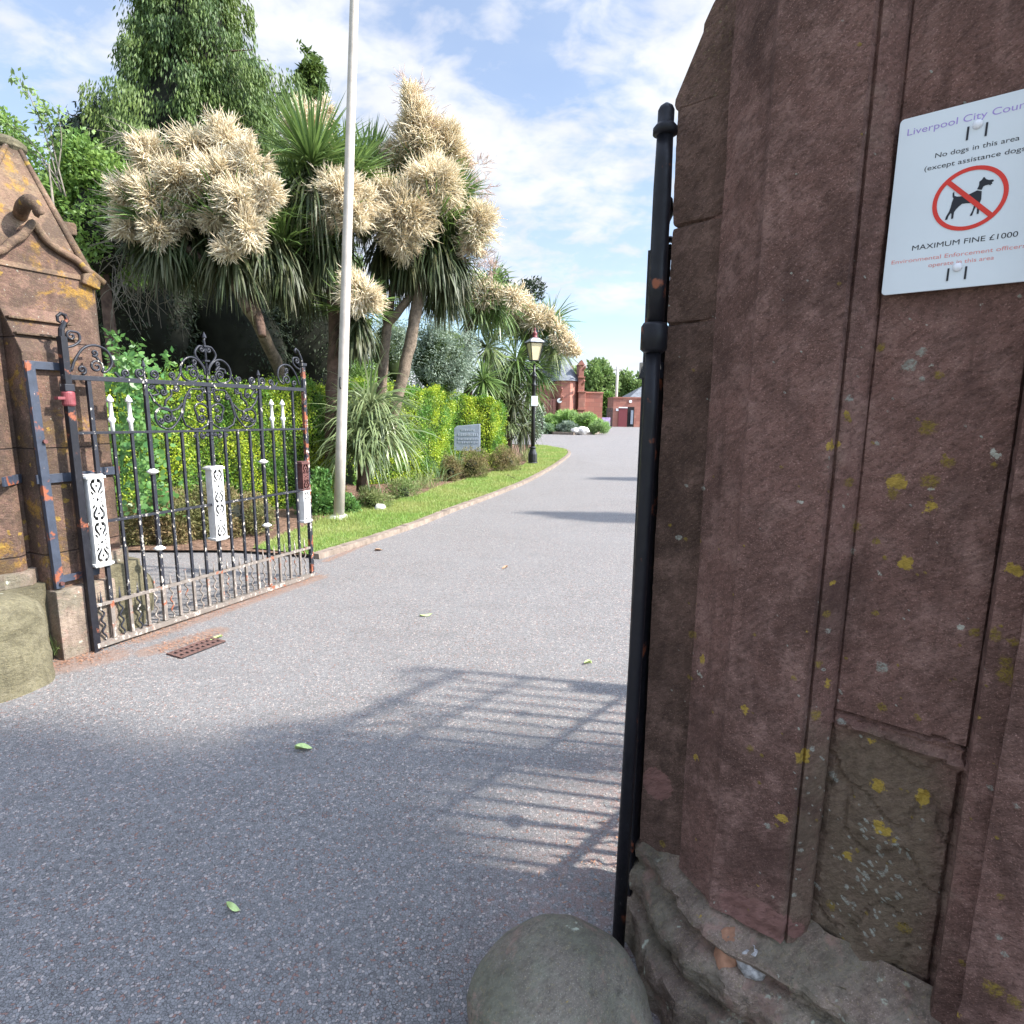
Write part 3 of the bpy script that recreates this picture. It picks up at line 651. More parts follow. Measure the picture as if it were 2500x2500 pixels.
dx, dy = .7071, -.7071; hw = 3.6
mb.add([spt(rc[0]-dx*47+dy*-hw*s_, rc[1]-dy*47+dx*hw*s_, 2.9) for s_ in (1, -1)] + [spt(rc[0]+dx*47+dy*-hw*s_, rc[1]+dy*47+dx*hw*s_, 2.9) for s_ in (-1, 1)], [(0, 1, 2, 3)])
mb.build('prohibition_ring', M['red_ink'], sign)
dog = [(90.2, 157.5), (92.2, 160), (93.3, 153), (97, 151), (104, 150), (112, 150.5), (119, 153.5), (123.8, 155.3), (130.3, 152.8), (130.6, 147), (131, 140), (129.5, 134), (129.8, 128), (130.2, 117.5), (127.5, 117.3), (126.8, 127), (125.3, 131), (123.2, 124), (121.5, 116), (118.3, 116.4), (121, 124), (122.3, 133), (118, 136.5), (111, 137.5), (105.5, 138), (101, 134), (97.5, 130), (95.6, 126), (95.5, 116.2), (92.6, 116), (92.3, 124), (91, 126), (88.3, 121), (87.3, 115.8), (84, 115.7), (85, 121.5), (88.5, 129), (90, 136), (90.8, 143), (92.3, 149), (90.8, 152)]
mb = MB(); mb.add([spt(x, y, 2.6) for x, y in dog], [tuple(range(len(dog)))])
head = [(123.6, 157), (130, 154.8), (131.5, 159.5), (134.5, 161), (138.5, 161.3), (141, 159.3), (141.4, 161.2), (143.2, 161.3), (142.3, 164), (144.8, 165.6), (143.5, 168), (138, 168.4), (134, 170.6), (131.6, 174.3), (130, 174.2), (128.5, 171), (125.3, 168.4), (125.5, 163)]
mb.add([spt(x, y, 2.6) for x, y in head], [tuple(range(len(head)))]); mb.build('dog_symbol', M['blk_ink'], sign)
for bx, by in ((113, 259.5), (110.5, 34.5)):
    mb = MB(); prof_ = [(.0072, 0), (.0072, .0012), (.006, .003), (.0035, .0042), (.0005, .0046)]
    mb.tube([spt(bx, by, 2.2)+nr3*z for r_, z in prof_], [r_ for r_, z in prof_], 20, up=(0, 0, 1)); mb.build('fixing_cap', M['cap_white'], sign, True)
    for s_ in (-1, 1):
        mb = MB(); mb.box(spt(bx+s_*12.4, by-10.5, 2.5), (.0015, .0006, .0105), (e3, nr3, zz3)); mb.build('fixing_slot', M['blk_ink'], sign, bevel=.0004)

# ------------------------------------------------------------------ GUARD STONES
def guard(name, c, r, h, m, label, seed, dome=.5, sq=1.):
    prof_ = []; hb = h*(1-dome)
    nb = 14
    for k in range(nb+1): prof_.append((r*(1+.04*(1-k/nb)), hb*k/nb-.02*(k == 0)))
    for k in range(1, 22): a_ = math.pi/2*k/22; prof_.append((r*math.cos(a_)**sq, hb+(h-hb)*math.sin(a_)))
    N = 72; V = []
    for (rr, z) in prof_:
        for k in range(N):
            a_ = 2*math.pi*k/N; p = Vector((math.cos(a_)*rr, math.sin(a_)*rr, z)); nn = 1+.075*mnoise.fractal(p*6+Vector((seed, 0, 0)), 1, 2, 4)
            V.append((c[0]+p.x*nn, c[1]+p.y*nn, p.z+.010*mnoise.fractal(p*8+Vector((0, seed, 0)), 1, 2, 4)))
    n0 = len(V); V.append((c[0], c[1], h)); Fs = []
    for i in range(len(prof_)-1):
        for k in range(N): k2 = (k+1) % N; Fs.append((i*N+k, i*N+k2, (i+1)*N+k2, (i+1)*N+k))
    L = (len(prof_)-1)*N
    for k in range(N): Fs.append((L+k, L+(k+1) % N, n0))
    me = bpy.data.meshes.new(name); me.from_pydata(V, [], Fs); me.materials.append(m); me.polygons.foreach_set('use_smooth', [True]*len(me.polygons))
    return tag(link(name, me), label, 'guard stone')
guard('guard_stone', (.120, 1.12), .210, .345, M['boulder'], 'grey-green domed guard stone in the foreground at the foot of the dark pier', 2., .62, .9)
guard('guard_stone', (-2.78, 3.00), .245, .50, M['boulderlit'], 'sunlit pale yellow guard stone beside the lichen-covered left pier', 5., .32, .55)

# ------------------------------------------------------------------ GATES
def make_gate(P0, az, label, full=True, group='iron gate leaves', heelmat='ironblk'):
    """gate leaf in the plane through P0 with direction az; s along, z up"""
    P0 = np.array([*P0, 0.]); u = np.array([math.sin(az), math.cos(az), 0]); g = np.array([u[1], -u[0], 0])
    at = lambda s, z, d=0: P0 + u*s + g*d + np.array([0, 0, z])
    root = thing('iron_gate', label, 'gate', P0, group)
    ax = (u, g, zz3)
    def bar(s, z0, z1, hw_=.0085, m='iron', name='bar', d=0, ht=None):
        mb = MB(); mb.box(at(s, (z0+z1)/2, d), (hw_, ht or hw_, (z1-z0)/2), ax); return mb.build(name, M[m], root, bevel=.0015)
    def rail(z, s0=.02, s1=1.91, h=.008, t_=.014, m='iron', name='rail', z1=None):
        mb = MB(); z1 = z if z1 is None else z1
        mb.add([at(s, zq+k, d) for s, zq in ((s0, z), (s1, z1)) for k in (-h, h) for d in (-t_, t_)], [(0, 1, 3, 2), (4, 6, 7, 5), (0, 4, 5, 1), (2, 3, 7, 6), (0, 2, 6, 4), (1, 5, 7, 3)])
        return mb.build(name, M[m], root, bevel=.0015)
    # heel post: square below, round collar, scroll top
    mb = MB(); mb.box(at(.02, .80), (.021, .021, .80), ax); mb.build('heel_post', M[heelmat], root, bevel=.003)
    mb = MB(); mb.box(at(.02, 1.72), (.017, .022, .17), ax); mb.tube([at(.02, 1.885), at(.022, 1.93), at(.04, 1.965), at(.058, 1.985), at(.05, 2.01), at(.028, 2.018), at(.008, 2.0), at(.008, 1.975), at(.026, 1.965), at(.035, 1.98)], [.018, .016, .013, .012, .011, .010, .009, .008, .007, .006], 8)
    mb.build('scrolled_head', M[heelmat], root, bevel=0)
    mb = MB()
    if full: mb.tube([at(.02, 1.50), at(.02, 1.51), at(.02, 1.575), at(.02, 1.585)], [.028, .034, .034, .028], 20); mb.box(at(.0, 1.545, .0), (.045 if full else .02, .02, .008), ax); mb.build('collar', M['maroon' if full else 'ironblk'], root, bevel=.002)
    mb = MB(); mb.box(at(.02, 1.605), (.026, .027, .02), ax); mb.build('hinge_cap', M['ironworn'], root, bevel=.003)
    # latch stile
    mb = MB(); mb.box(at(1.905, .93), (.017, .015, .93), ax); ls = mb.build('latch_stile', M['ironrust'], root, bevel=.002)
    mb = MB(); mb.box(at(1.905, 1.875), (.026, .024, .012), ax); mb.build('stile_cap', M['ironworn'], root, bevel=.003)
    rail(1.665, .0, 1.9, .014, .016, 'iron'); rail(1.345, z1=1.33); rail(.80, z1=.80, m='ironworn'); rail(.288, m='ironbase', h=.010, z1=.275); rail(.035, m='ironbase', h=.016, t_=.022, z1=.02)
    bx = [.138+.1165*k for k in range(15)]
    for k, s in enumerate(bx):
        tall = k in (3, 7, 11); thick = .0115 if tall or k == 0 else .0085
        top = 1.665 if k in (0, 3, 7, 11, 14) else 1.34
        bar(s, .81, top, thick, 'iron'); bar(s, .29, .795, thick, 'ironworn', 'lower_bar'); bar(s, .05, .28, thick+.001, 'ironbase', 'base_bar')
        if k in (1, 2, 12, 13):
            mb = MB(); mb.tube([at(s, z) for z in (1.34, 1.40, 1.405, 1.425, 1.43, 1.44, 1.53, 1.532, 1.545, 1.575)], [.012, .012, .017, .022, .017, .012, .011, .021, .019, .002], 10)
            mb.build('white_finial', M['white'], root, True)
        if k in (3, 11):
            mb = MB(); mb.tube([at(s, 1.665), at(s, 1.76)], [.011, .006], 6); mb.tube([at(s, 1.755), at(s, 1.758), at(s, 1.775), at(s, 1.80)], [.008, .016, .011, .001], 8); mb.build('spear_point', M['iron'], root)
            for zk in (1.08, .56):
                mb = MB(); mb.tube([at(s, zk+z) for z in (-.02, -.01, 0, .01, .022)], [.010, .026, .040, .024, .010], 14); mb.build('white_knob', M['white'], root, True)
    for k in range(16):
        s = .08+.1165*k
        if s > 1.9: break
        pts_ = [at(s+.010*math.sin(i*math.pi/5.), .052+.0076*i) for i in range(31)]
        mb = MB(); mb.tube(pts_, .0055, 6); mb.tube([at(s, .285), at(s, .30), at(s, .375)], [.008, .009, .001], 6); mb.build('wavy_spike', M['ironbase'] if k > 2 else M['ironworn'], root, True)
    # pierced white boxes
    holes_mat = M['white']
    def pierced(sc, z0, z1, wd_, m='white', d=.0):
        hh = (z1-z0); cu = bpy.data.curves.new('pierced', 'CURVE'); cu.dimensions = '2D'; cu.fill_mode = 'BOTH'; cu.extrude = .004
        def poly(ps):
            s_ = cu.splines.new('POLY'); s_.points.add(len(ps)-1)
            for i, (x, y) in enumerate(ps): s_.points[i].co = (x, y, 0, 1)
            s_.use_cyclic_u = True
        poly([(-wd_, 0), (wd_, 0), (wd_, hh), (-wd_, hh)])
        nrep = max(1, int(round(hh/.26))); unit_ = hh/nrep
        for r in range(nrep):
            zb = r*unit_
            for flip in (0, 1):
                fz = lambda y: zb + (y*unit_ if not flip else (1-y)*unit_)
                for sx in (-1, 1):
                    poly([(sx*wd_*x, fz(y)) for x, y in [(.10, .02), (.55, .03), (.84, .12), (.78, .22), (.48, .29), (.28, .35), (.10, .42), (.12, .30), (.34, .22), (.50, .16), (.42, .11), (.14, .11)]])
                    poly([(sx*wd_*x, fz(y)) for x, y in [(.36, .35), (.74, .27), (.86, .32), (.52, .41)]])
                    poly([(sx*(wd_*.52+wd_*.14*math.cos(a)), fz(.455)+wd_*.14*math.sin(a)) for a in np.linspace(0, 6.28, 9)[:-1]])
                poly([(wd_*x, fz(y)) for x, y in [(0, .13), (.20, .175), (0, .24), (-.20, .175)]])
            poly([(wd_*x, zb+unit_*y) for x, y in [(0, .44), (.22, .5), (0, .56), (-.22, .5)]])
        tmp = bpy.data.objects.new('tmp', cu); C.objects.link(tmp); dg = bpy.context.evaluated_depsgraph_get()
        me = bpy.data.meshes.new_from_object(tmp.evaluated_get(dg)); bpy.data.objects.remove(tmp)
        n_ = len(me.vertices); a = np.empty(n_*3, 'f'); me.vertices.foreach_get('co', a); a = a.reshape(-1, 3)
        b = np.array([at(sc+v[0], z0+v[1], .034+v[2]) for v in a]); me.vertices.foreach_set('co', b.astype('f').ravel()); me.materials.clear(); me.materials.append(M[m]); me.update()
        o = link('pierced_panel', me, root)
        mb = MB(); mb.box(at(sc, z0+hh/2, -.030), (wd_, .004, hh/2), ax)
        mb.box(at(sc+wd_-.004, z0+hh/2, 0), (.0035, .031, hh/2-.001), ax); mb.box(at(sc-wd_+.004, z0+hh/2, 0), (.0035, .031, hh/2-.001), ax); mb.build('box_side', M[m], o)
        mb = MB(); mb.box(at(sc, z0+hh/2, -.024), (wd_-.008, .001, hh/2-.002), ax); mb.build('painted_shade_back', M['black'], o)  # black sheet in place of the shade inside the white box
        for zc_, sg in ((z1, 1), (z0, -1)):
            mb = MB()
            mb.box(at(sc, zc_+sg*.006), (wd_+.013, .045, .007), ax); mb.box(at(sc, zc_+sg*.017), (wd_+.004, .036, .005), ax); mb.build('box_moulding', M[m], o, bevel=.002)
    if full:
        pierced(.10, .55, 1.075, .044); pierced(.955, .55, 1.06, .046); pierced(1.845, .535, .79, .036); pierced(1.845, .81, 1.03, .036, 'rusty')
    else:
        for sc_ in (.10, .955, 1.845):
            mb = MB(); mb.box(at(sc_, .8), (.042, .035, .26), ax); mb.build('pierced_panel', M['white'], root)
    # scrollwork
    def scroll(path, r=.0075, name='scroll'):
        mb = MB(); mb.tube([at(s, z) for s, z in path], r, 6, flat=(1.0, .62) if False else None); return mb.build(name, M['iron'], root, True)
    def spiral(c, r, a1, turns, d, tail=()):
        """spiral winding out to radius r at angle a1 (deg), then on through the tail points"""
        pts_ = []; N_ = int(14*turns)
        for i in range(N_+1):
            q = i/N_; a_ = math.radians(a1)-d*2*math.pi*turns*(1-q); rr = r*(.13+.87*q**.9); pts_.append((c[0]+rr*math.cos(a_), c[1]+rr*math.sin(a_)))
        if len(tail):
            tl = cr([np.array(pts_[-2]), np.array(pts_[-1])]+[np.array(q) for q in tail], 6); pts_ = pts_[:-2]+[tuple(q) for q in tl]
        return pts_
    c0 = .955
    def both(f):
        p = f; scroll(p); scroll([(2*c0-s, z) for s, z in p])
    R1 = 1.678
    # crest, right half relative to centre; mirrored
    if full or True:
        # heart
        both(spiral((c0+.028, 1.907), .021, 90, 1.3, -1, [(c0+.052, 1.925), (c0+.083, 1.885), (c0+.075, 1.85), (c0+.03, 1.80), (c0+.012, 1.76)]))
        # large C
        both(spiral((c0+.108, 1.735), .036, 200, 1.6, 1, [(c0+.09, 1.69), (c0+.13, R1+.002), (c0+.185, 1.70), (c0+.205, 1.75), (c0+.185, 1.81), (c0+.13, 1.845), (c0+.075, 1.835), (c0+.03, 1.79), (c0+.012, 1.73)]))
        both(spiral((c0+.098, 1.815), .02, -60, 1.2, 1, [(c0+.09, 1.785), (c0+.075, 1.765)]))
        both([(c0+.085, 1.765), (c0+.115, 1.785), (c0+.15, 1.78), (c0+.165, 1.75), (c0+.15, 1.755)])
        both(spiral((c0+.275, 1.712), .024, 250, 1.5, 1, [(c0+.255, R1+.003), (c0+.235, R1+.012), (c0+.21, 1.73), (c0+.205, 1.76)]))
        both(spiral((c0+.40, 1.71), .032, -90, 1.6, 1)); both(spiral((c0+.495, 1.712), .032, -90, 1.6, -1))
        both(spiral((c0+.585, 1.706), .026, -60, 1.4, -1, [(c0+.63, R1+.004), (c0+.655, 1.71)]))
        both(spiral((c0+.045, 1.712), .020, -90, 1.2, -1)); 
        # end quadrants
        both(spiral((c0+.76, 1.735), .042, 220, 1.5, 1, [(c0+.735, R1+.006), (c0+.775, R1+.004)] if False else [(c0+.705, 1.71), (c0+.665, 1.76), (c0+.685, 1.83), (c0+.75, 1.86), (c0+.82, 1.84), (c0+.875, 1.77), (c0+.905, 1.70)]))
        both(spiral((c0+.765, 1.815), .02, -60, 1.2, 1, [(c0+.755, 1.79), (c0+.74, 1.77)])); both(spiral((c0+.845, 1.712), .026, -90, 1.3, 1))
        both(spiral((c0+.885, 1.90), .026, 90, 1.2, 1, [(c0+.845, 1.92), (c0+.84, 1.88), (c0+.87, 1.85), (c0+.92, 1.83)]))
        scroll([(c0+.95, 1.86), (c0+.945, 1.91), (c0+.925, 1.95), (c0+.905, 1.985), (c0+.88, 2.0), (c0+.865, 1.985), (c0+.875, 1.965)], .009)
        scroll([(c0, 1.67), (c0, 1.93), (c0-.006, 1.975), (c0+.004, 1.99)], .009, 'crest_stem')
        mb = MB(); mb.tube([at(c0, 1.985), at(c0, 1.99), at(c0, 2.005), at(c0, 2.03)], [.006, .016, .012, .001], 8); mb.build('spear_point', M['iron'], root)
        for zk in (1.70, 1.83, 1.93):
            mb = MB(); mb.box(at(c0, zk), (.02, .018, .006), ax); mb.build('stem_band', M['iron'], root, bevel=.001)
        # middle panel
        both([(c0+.01, 1.66), (c0+.07, 1.63), (c0+.14, 1.63), (c0+.18, 1.58), (c0+.20, 1.51), (c0+.22, 1.44), (c0+.20, 1.38), (c0+.14, 1.35), (c0+.07, 1.355), (c0+.02, 1.385), (c0+.01, 1.42)])
        both(spiral((c0+.07, 1.425), .032, 0, 1.5, 1, [(c0+.105, 1.45), (c0+.12, 1.50), (c0+.085, 1.53), (c0+.04, 1.52), (c0+.012, 1.50)]))
        both(spiral((c0+.075, 1.57), .026, 180, 1.4, -1, [(c0+.05, 1.60), (c0+.03, 1.615), (c0+.012, 1.60)]))
        both(spiral((c0+.165, 1.58), .022, 90, 1.3, -1)); both(spiral((c0+.045, 1.625), .018, -90, 1.2, 1)); both(spiral((c0+.06, 1.487), .016, 0, 1.2, 1))
        both(spiral((c0+.33, 1.43), .030, 200, 1.5, -1, [(c0+.30, 1.47), (c0+.335, 1.495), (c0+.385, 1.49), (c0+.415, 1.45), (c0+.40, 1.39), (c0+.35, 1.36), (c0+.30, 1.365), (c0+.24, 1.43), (c0+.21, 1.50), (c0+.19, 1.56), (c0+.15, 1.62)]))
        both(spiral((c0+.375, 1.412), .020, 0, 1.2, 1)); both(spiral((c0+.285, 1.425), .018, 90, 1.2, 1))
        both([(c0+.21, 1.53), (c0+.25, 1.49), (c0+.30, 1.475), (c0+.36, 1.49), (c0+.42, 1.545), (c0+.445, 1.60)])
        both(spiral((c0+.25, 1.63), .022, -90, 1.3, 1, [(c0+.285, 1.615), (c0+.29, 1.58), (c0+.33, 1.545), (c0+.34, 1.51)])); both(spiral((c0+.345, 1.60), .022, 180, 1.3, -1, [(c0+.335, 1.64), (c0+.37, 1.655), (c0+.41, 1.635), (c0+.38, 1.59), (c0+.42, 1.575)]))
        both(spiral((c0+.425, 1.635), .018, 0, 1.2, 1)); both(spiral((c0+.07, 1.30), .022, 90, 1.3, 1)); both(spiral((c0+.13, 1.305), .018, 90, 1.2, -1)); both(spiral((c0+.035, 1.31), .014, 90, 1.2, -1))
        for zk in (1.40, 1.45, 1.61, 1.56, 1.31, 1.28):
            mb = MB(); mb.tube([at(c0, zk-.008), at(c0, zk), at(c0, zk+.008)], [.013, .018, .013], 10); mb.build('stem_band', M['iron'], root, True)
    return root
make_gate((-2.582, 3.474), math.radians(24), 'open left gate leaf with white finials and pierced white boxes, black paint flaking', True)
make_gate((.337, 1.512), math.radians(42), 'right gate leaf seen edge on behind its glossy black post at the dark pier', False)
# round glossy hanging post of the right leaf (cast iron), its cap and bands
hp = thing('hanging_post', 'tall round glossy black gate post with collars against the dark pier', 'gate post', (.315, 1.44, 0))
c_ = np.array([.312, 1.442, 0]); X_ = lambda x, z: c_ + np.array([x, 0, z])
# leans a little toward the pier at the top as in the photo
tops = [(0, 0, .0175), (.009, .8, .0175), (.016, 1.5, .0175), (.016, 1.655, .018)]
mb = MB(); mb.tube([X_(x, z) for x, z, r in tops], [r for x, z, r in tops], 20); mb.build('lower_post', M['ironblk'], hp, True)
mb = MB(); mb.tube([X_(.016, z) for z in (1.64, 1.648, 1.70, 1.708)], [.022, .031, .031, .026], 24); mb.build('clamp_band', M['ironblk'], hp, True)
mb = MB(); mb.tube([X_(.018, z) for z in (1.70, 1.80, 1.95, 2.0, 2.05, 2.11)], [.019, .020, .020, .020, .019, .018], 24); mb.build('upper_post', M['ironblk'], hp, True)
mb = MB(); mb.tube([X_(.018, z) for z in (2.108, 2.112, 2.124, 2.130, 2.134, 2.160, 2.168, 2.175)], [.019, .027, .027, .022, .018, .018, .014, .004], 24); mb.build('post_cap', M['ironblk'], hp, True)

# ================================================================== LEFT PIER
gu = np.array([.407, .914, 0]); gn = np.array([.914, -.407, 0]); GP0 = np.array([-2.574, 3.491, 0]); gc = gn@GP0
def gsz(px, py, off):
    q = onplane(px, py, gn, gc+off); r = q-GP0; return float(r@gu), float(q[2])
def LP(s, off, z): return GP0 + gu*s + gn*off + np.array([0, 0, z])
lp = thing('gate_pier', 'sunlit pink sandstone gate pier at the left with gabled top and orange lichen', 'gate pier', LP(0, -.7, 0))
lbody = [(.40, -1.3), (.40, -.30), (.36, -.25), (-.205, -.25), (-.21, -.20), (-.26, -.17), (-.345, -.21), (-.40, -.245), (-.42, -.30), (-.49, -.38), (-.52, -.36), (-.60, -.44), (-.66, -.55), (-.95, -.8), (-.95, -1.3)]
def gridprism(name, poly, z0, z1, m, parent, step=.03, amp=.003, cap=True):
    P_ = resample([np.array(q) for q in poly]+[np.array(poly[0])], step)[:-1]; n = len(P_)
    zs_ = zstep(z0, z1, step); V = []
    for z in zs_:
        for q in P_:
            w_ = LP(q[0], q[1], z); k = amp*fb(w_*5, 1, 4); c = np.array([-.1, -.7]); d = (q-c)/np.linalg.norm(q-c); V.append(LP(q[0]+d[0]*k, q[1]+d[1]*k, z))
    Fs = []
    for i in range(len(zs_)-1):
        for k in range(n): k2 = (k+1) % n; Fs.append((i*n+k, i*n+k2, (i+1)*n+k2, (i+1)*n+k))
    mb = MB(); mb.add(V, Fs)
    if cap: mb.f.append(tuple((len(zs_)-1)*n+k for k in range(n)))
    return mb.build(name, m, parent, False)
gridprism('shaft', lbody, .55, 2.27, M['lit'], lp)
grow = lambda P_, k: [(-.1+(s+.1)*k, -.75+(o+.75)*k) for s, o in P_]
gridprism('moulded_base', [(.43, -1.35), (.43, -.27), (.38, -.21), (-.15, -.21), (-.23, -.13), (-.35, -.16), (-.46, -.23), (-.56, -.30), (-.70, -.5), (-1., -.8), (-1, -1.35)], .47, .552, M['plinth'], lp)
gridprism('plinth', [(.46, -1.4), (.46, -.20), (.40, -.16), (-.12, -.16), (-.24, -.07), (-.37, -.10), (-.50, -.19), (-.62, -.28), (-.75, -.5), (-1.05, -.8), (-1.05, -1.4)], -.02, .468, M['boulderlit'], lp, .03, .006)
# projecting buttress behind the gate post, weathered top
s0, s1 = -.165, .155
mb = MB(); fr = -.085; bk = -.252
mb.add([LP(s0, fr, .42), LP(s1, fr, .42), LP(s1, bk, .42), LP(s0, bk, .42), LP(s0, fr, 1.80), LP(s1, fr, 1.80), LP(s1, bk, 2.06), LP(s0, bk, 2.06)], [(0, 1, 5, 4), (1, 2, 6, 5), (2, 3, 7, 6), (3, 0, 4, 7), (4, 5, 6, 7), (0, 3, 2, 1)])
mb.build('buttress', M['lit'], lp, bevel=.008)
for zz_ in (0.34, .68):
    z_ = 1.80+.26*zz_; of = fr+(bk-fr)*zz_
    mb = MB(); mb.box(LP((s0+s1)/2+.012, of+.006, z_+.010), ((s1-s0)/2+.008, .020, .006), (gu, gn, zz3)); mb.build('drip_course', M['litroof'], lp, bevel=.002)
mb = MB(); mb.box(LP(0, -.12, .21), (.17, .10, .215), (gu, gn, zz3)); mb.build('buttress_foot', M['plinth'], lp, bevel=.01)
# gable face, ogee
og = [gsz(x, y, -.24) for x, y in [(252, 692), (228, 672), (205, 655), (185, 635), (150, 615), (115, 590), (92, 560), (80, 545), (66, 560), (50, 578), (25, 592), (0, 612)]]
og = og + [(og[-1][0]-.12, og[-1][1]-.05), (-.62, 2.30)]
poly = [LP(s, -.255, z) for s, z in og] + [LP(-.62, -.255, 2.262), LP(.395, -.255, 2.262)]
mb = MB(); mb.prism(poly, gn*-.4); mb.build('gable_face', M['lit'], lp)
mb = MB(); mb.tube([LP(s, -.235, z) for s, z in cr([np.array(q) for q in og[:-1]], 5)], .022, 10); mb.build('hood_mould', M['litroof'], lp, True)
# spire
cap_c = (.20, -.70)   # s, off of the cap axis
top = [(cap_c[0]+dx_*.075, cap_c[1]+dy_*.075) for dx_, dy_ in ((.95, .35), (.4, .95), (-.4, .95), (-1, .35), (-1, -.6), (0, -1), (.9, -.5))]
base_ = [(.43, -.52), (.36, -.24), (-.36, -.24), (-.62, -.50), (-.62, -1.1), (.0, -1.3), (.43, -1.1)]
zt, zb = 3.06, 2.27
vs = [LP(*q, zb) for q in base_]+[LP(*q, zt) for q in top]; n = 7
mb = MB(); mb.add(vs, [(i, (i+1) % n, (i+1) % n+n, i+n) for i in range(n)] + [tuple(range(n, 2*n)), tuple(range(n))[::-1]]); mb.build('spire', M['litroof'], lp)
mb = MB()
for i in (0, 1, 2): mb.tube([LP(*base_[i], zb)+gn*.0, LP(*top[i], zt)], [.028, .014], 8)
mb.build('spire_rib', M['litroof'], lp, True)
mb = MB(); mb.tube([LP(*cap_c, z) for z in (3.03, 3.055, 3.085, 3.10, 3.12, 3.13)], [.08, .105, .105, .085, .05, .01], 12); mb.build('spire_cap', M['boulderlit'], lp, False, .004)
# kneeler at right end of the gable
q = [gsz(x, y, -.22) for x, y in ((246, 690), (225, 665), (205, 668), (200, 690), (244, 708))]
mb = MB(); mb.prism([LP(s, -.215, z) for s, z in q], gn*-.12); mb.build('kneeler', M['litroof'], lp, bevel=.008)
# side gable end
mb = MB(); sA, zA = gsz(172, 545, -.9); sB, zB = gsz(222, 562, -.9); 
mb.prism([LP(s, -.86, z) for s, z in ((.25, zA-.05), (sA, zA), (sB-.12, zB+.0), (sB-.12, zB-.07), (.25, zB-.12))], gn*-.14); mb.build('side_gable_coping', M['litroof'], lp, bevel=.008)
mb = MB(); mb.prism([LP(s, -.88, z) for s, z in ((.2, 2.2), (.2, zB-.08), (sB-.14, zB-.08), (sB-.14, 2.2))], gn*-.12); mb.build('side_gable', M['lit'], lp)
# horse-like head carving
hb = gsz(75, 500, -.42); s_, z_ = hb
P_ = lambda px, py, o: LP(*(lambda a: (a[0], o, a[1]))(gsz(px, py, o)))
hd_ = thing('x', '', '') if False else None
mb = MB(); mb.tube(cr([P_(48, 530, -.42), P_(56, 505, -.30), P_(68, 492, -.22), P_(82, 497, -.17), P_(95, 514, -.15), P_(102, 524, -.15)], 4), [.036, .037, .038, .038, .038, .037, .036, .036, .037, .039, .040, .039, .037, .034, .030, .027, .025, .025, .026, .024, .012][:21], 12)
for dpx in (-6, 8): mb.tube([P_(70+dpx, 490, -.19), P_(68+dpx, 478, -.19), P_(66+dpx, 474, -.20)], [.014, .010, .003], 6)
mb.tube([P_(97, 527, -.165), P_(91, 524, -.17), P_(84, 514, -.18)], [.014, .017, .014], 8)
ho = mb.build('carved_horse_head', M['litroof'], lp, True)
# iron straps and frame on the buttress
mb = MB(); a_ = gsz(70, 885, -.06); b_ = gsz(145, 1436, -.06)
mb.add([LP(s, o, z) for (s, z) in (a_, b_) for ds in (0,) for s, o in ((s-.022, -.045), (s+.022, -.045), (s+.022, -.075), (s-.022, -.075))], [(0, 1, 2, 3), (4, 7, 6, 5), (0, 4, 5, 1), (1, 5, 6, 2), (2, 6, 7, 3), (3, 7, 4, 0)])
fm = mb.build('iron_frame', M['strap'], lp, bevel=.002)
mb = MB(); mb.box(LP(-.06, -.06, a_[1]-.012), (.115, .012, .022), (gu, gn, zz3)); mb.build('top_bar', M['strap'], fm, bevel=.002)
mb = MB(); mb.box(LP(.0, -.073, 1.085), (.175, .007, .026), (gu, gn, zz3)); mb.box(LP(-.25, -.16, 1.085), (.10, .006, .026), (unit(gu*.75-gn*.66), unit(gn*.75+gu*.66), zz3)); mb.box(LP(.27, -.235, 1.085), (.13, .007, .026), (gu, gn, zz3)); mb.build('strap_band', M['strap'], fm, bevel=.002)
mb = MB(); mb.box(LP(-.02, -.06, .485), (.12, .010, .020), (gu, gn, zz3)); mb.build('lower_strap', M['strap'], fm, bevel=.002)
for pz in (b_[1]+.03, 1.3): 
    mb = MB(); mb.tube([LP(-.125, -.045, pz), LP(-.125, -.030, pz)], .012, 8); mb.build('bolt', M['rusty'], fm)
# low yellowed stone behind the gate, at the side path
mb = MB(); tag(rock('kerb_boulder', LP(.52, -.52, .12), .26, M['boulderlit'], None, 9, (.8, .8, 1.25), .22), 'pale lichened stone block behind the gate at the foot of the left pier', 'stone')
# ------------------------------------------------------------------ drain
dr = thing('drain_grate', 'rusty rectangular drain grate with slots, set in the asphalt near the gate', 'drain', (-2.05, 3.57, 0))
d0 = np.array([-2.093, 3.462, 0]); du = unit(np.array([.11, .22, 0])); dv = np.array([du[1], -du[0], 0])
mb = MB(); mb.box(d0+du*.135+dv*.055+zz3*.003, (.15, .075, .002), (du, dv, zz3)); mb.build('pit_shade_plate', M['dark'], dr)  # flat dark plate painted as the shade below the slots
mb = MB()
for s_ in (-.002, .055, .112): mb.box(d0+du*.135+dv*s_+zz3*.007, (.155, .011, .004), (du, dv, zz3))
for k in range(9): mb.box(d0+du*(.135+(-.144+.036*k))+dv*.055+zz3*.0065, (.0085, .058, .004), (du, dv, zz3))
M['grate'] = simple('rusted_iron', (.095, .05, .04), .85, .4, 60, .6, .002)
mb.build('grate_bars', M['grate'], dr)
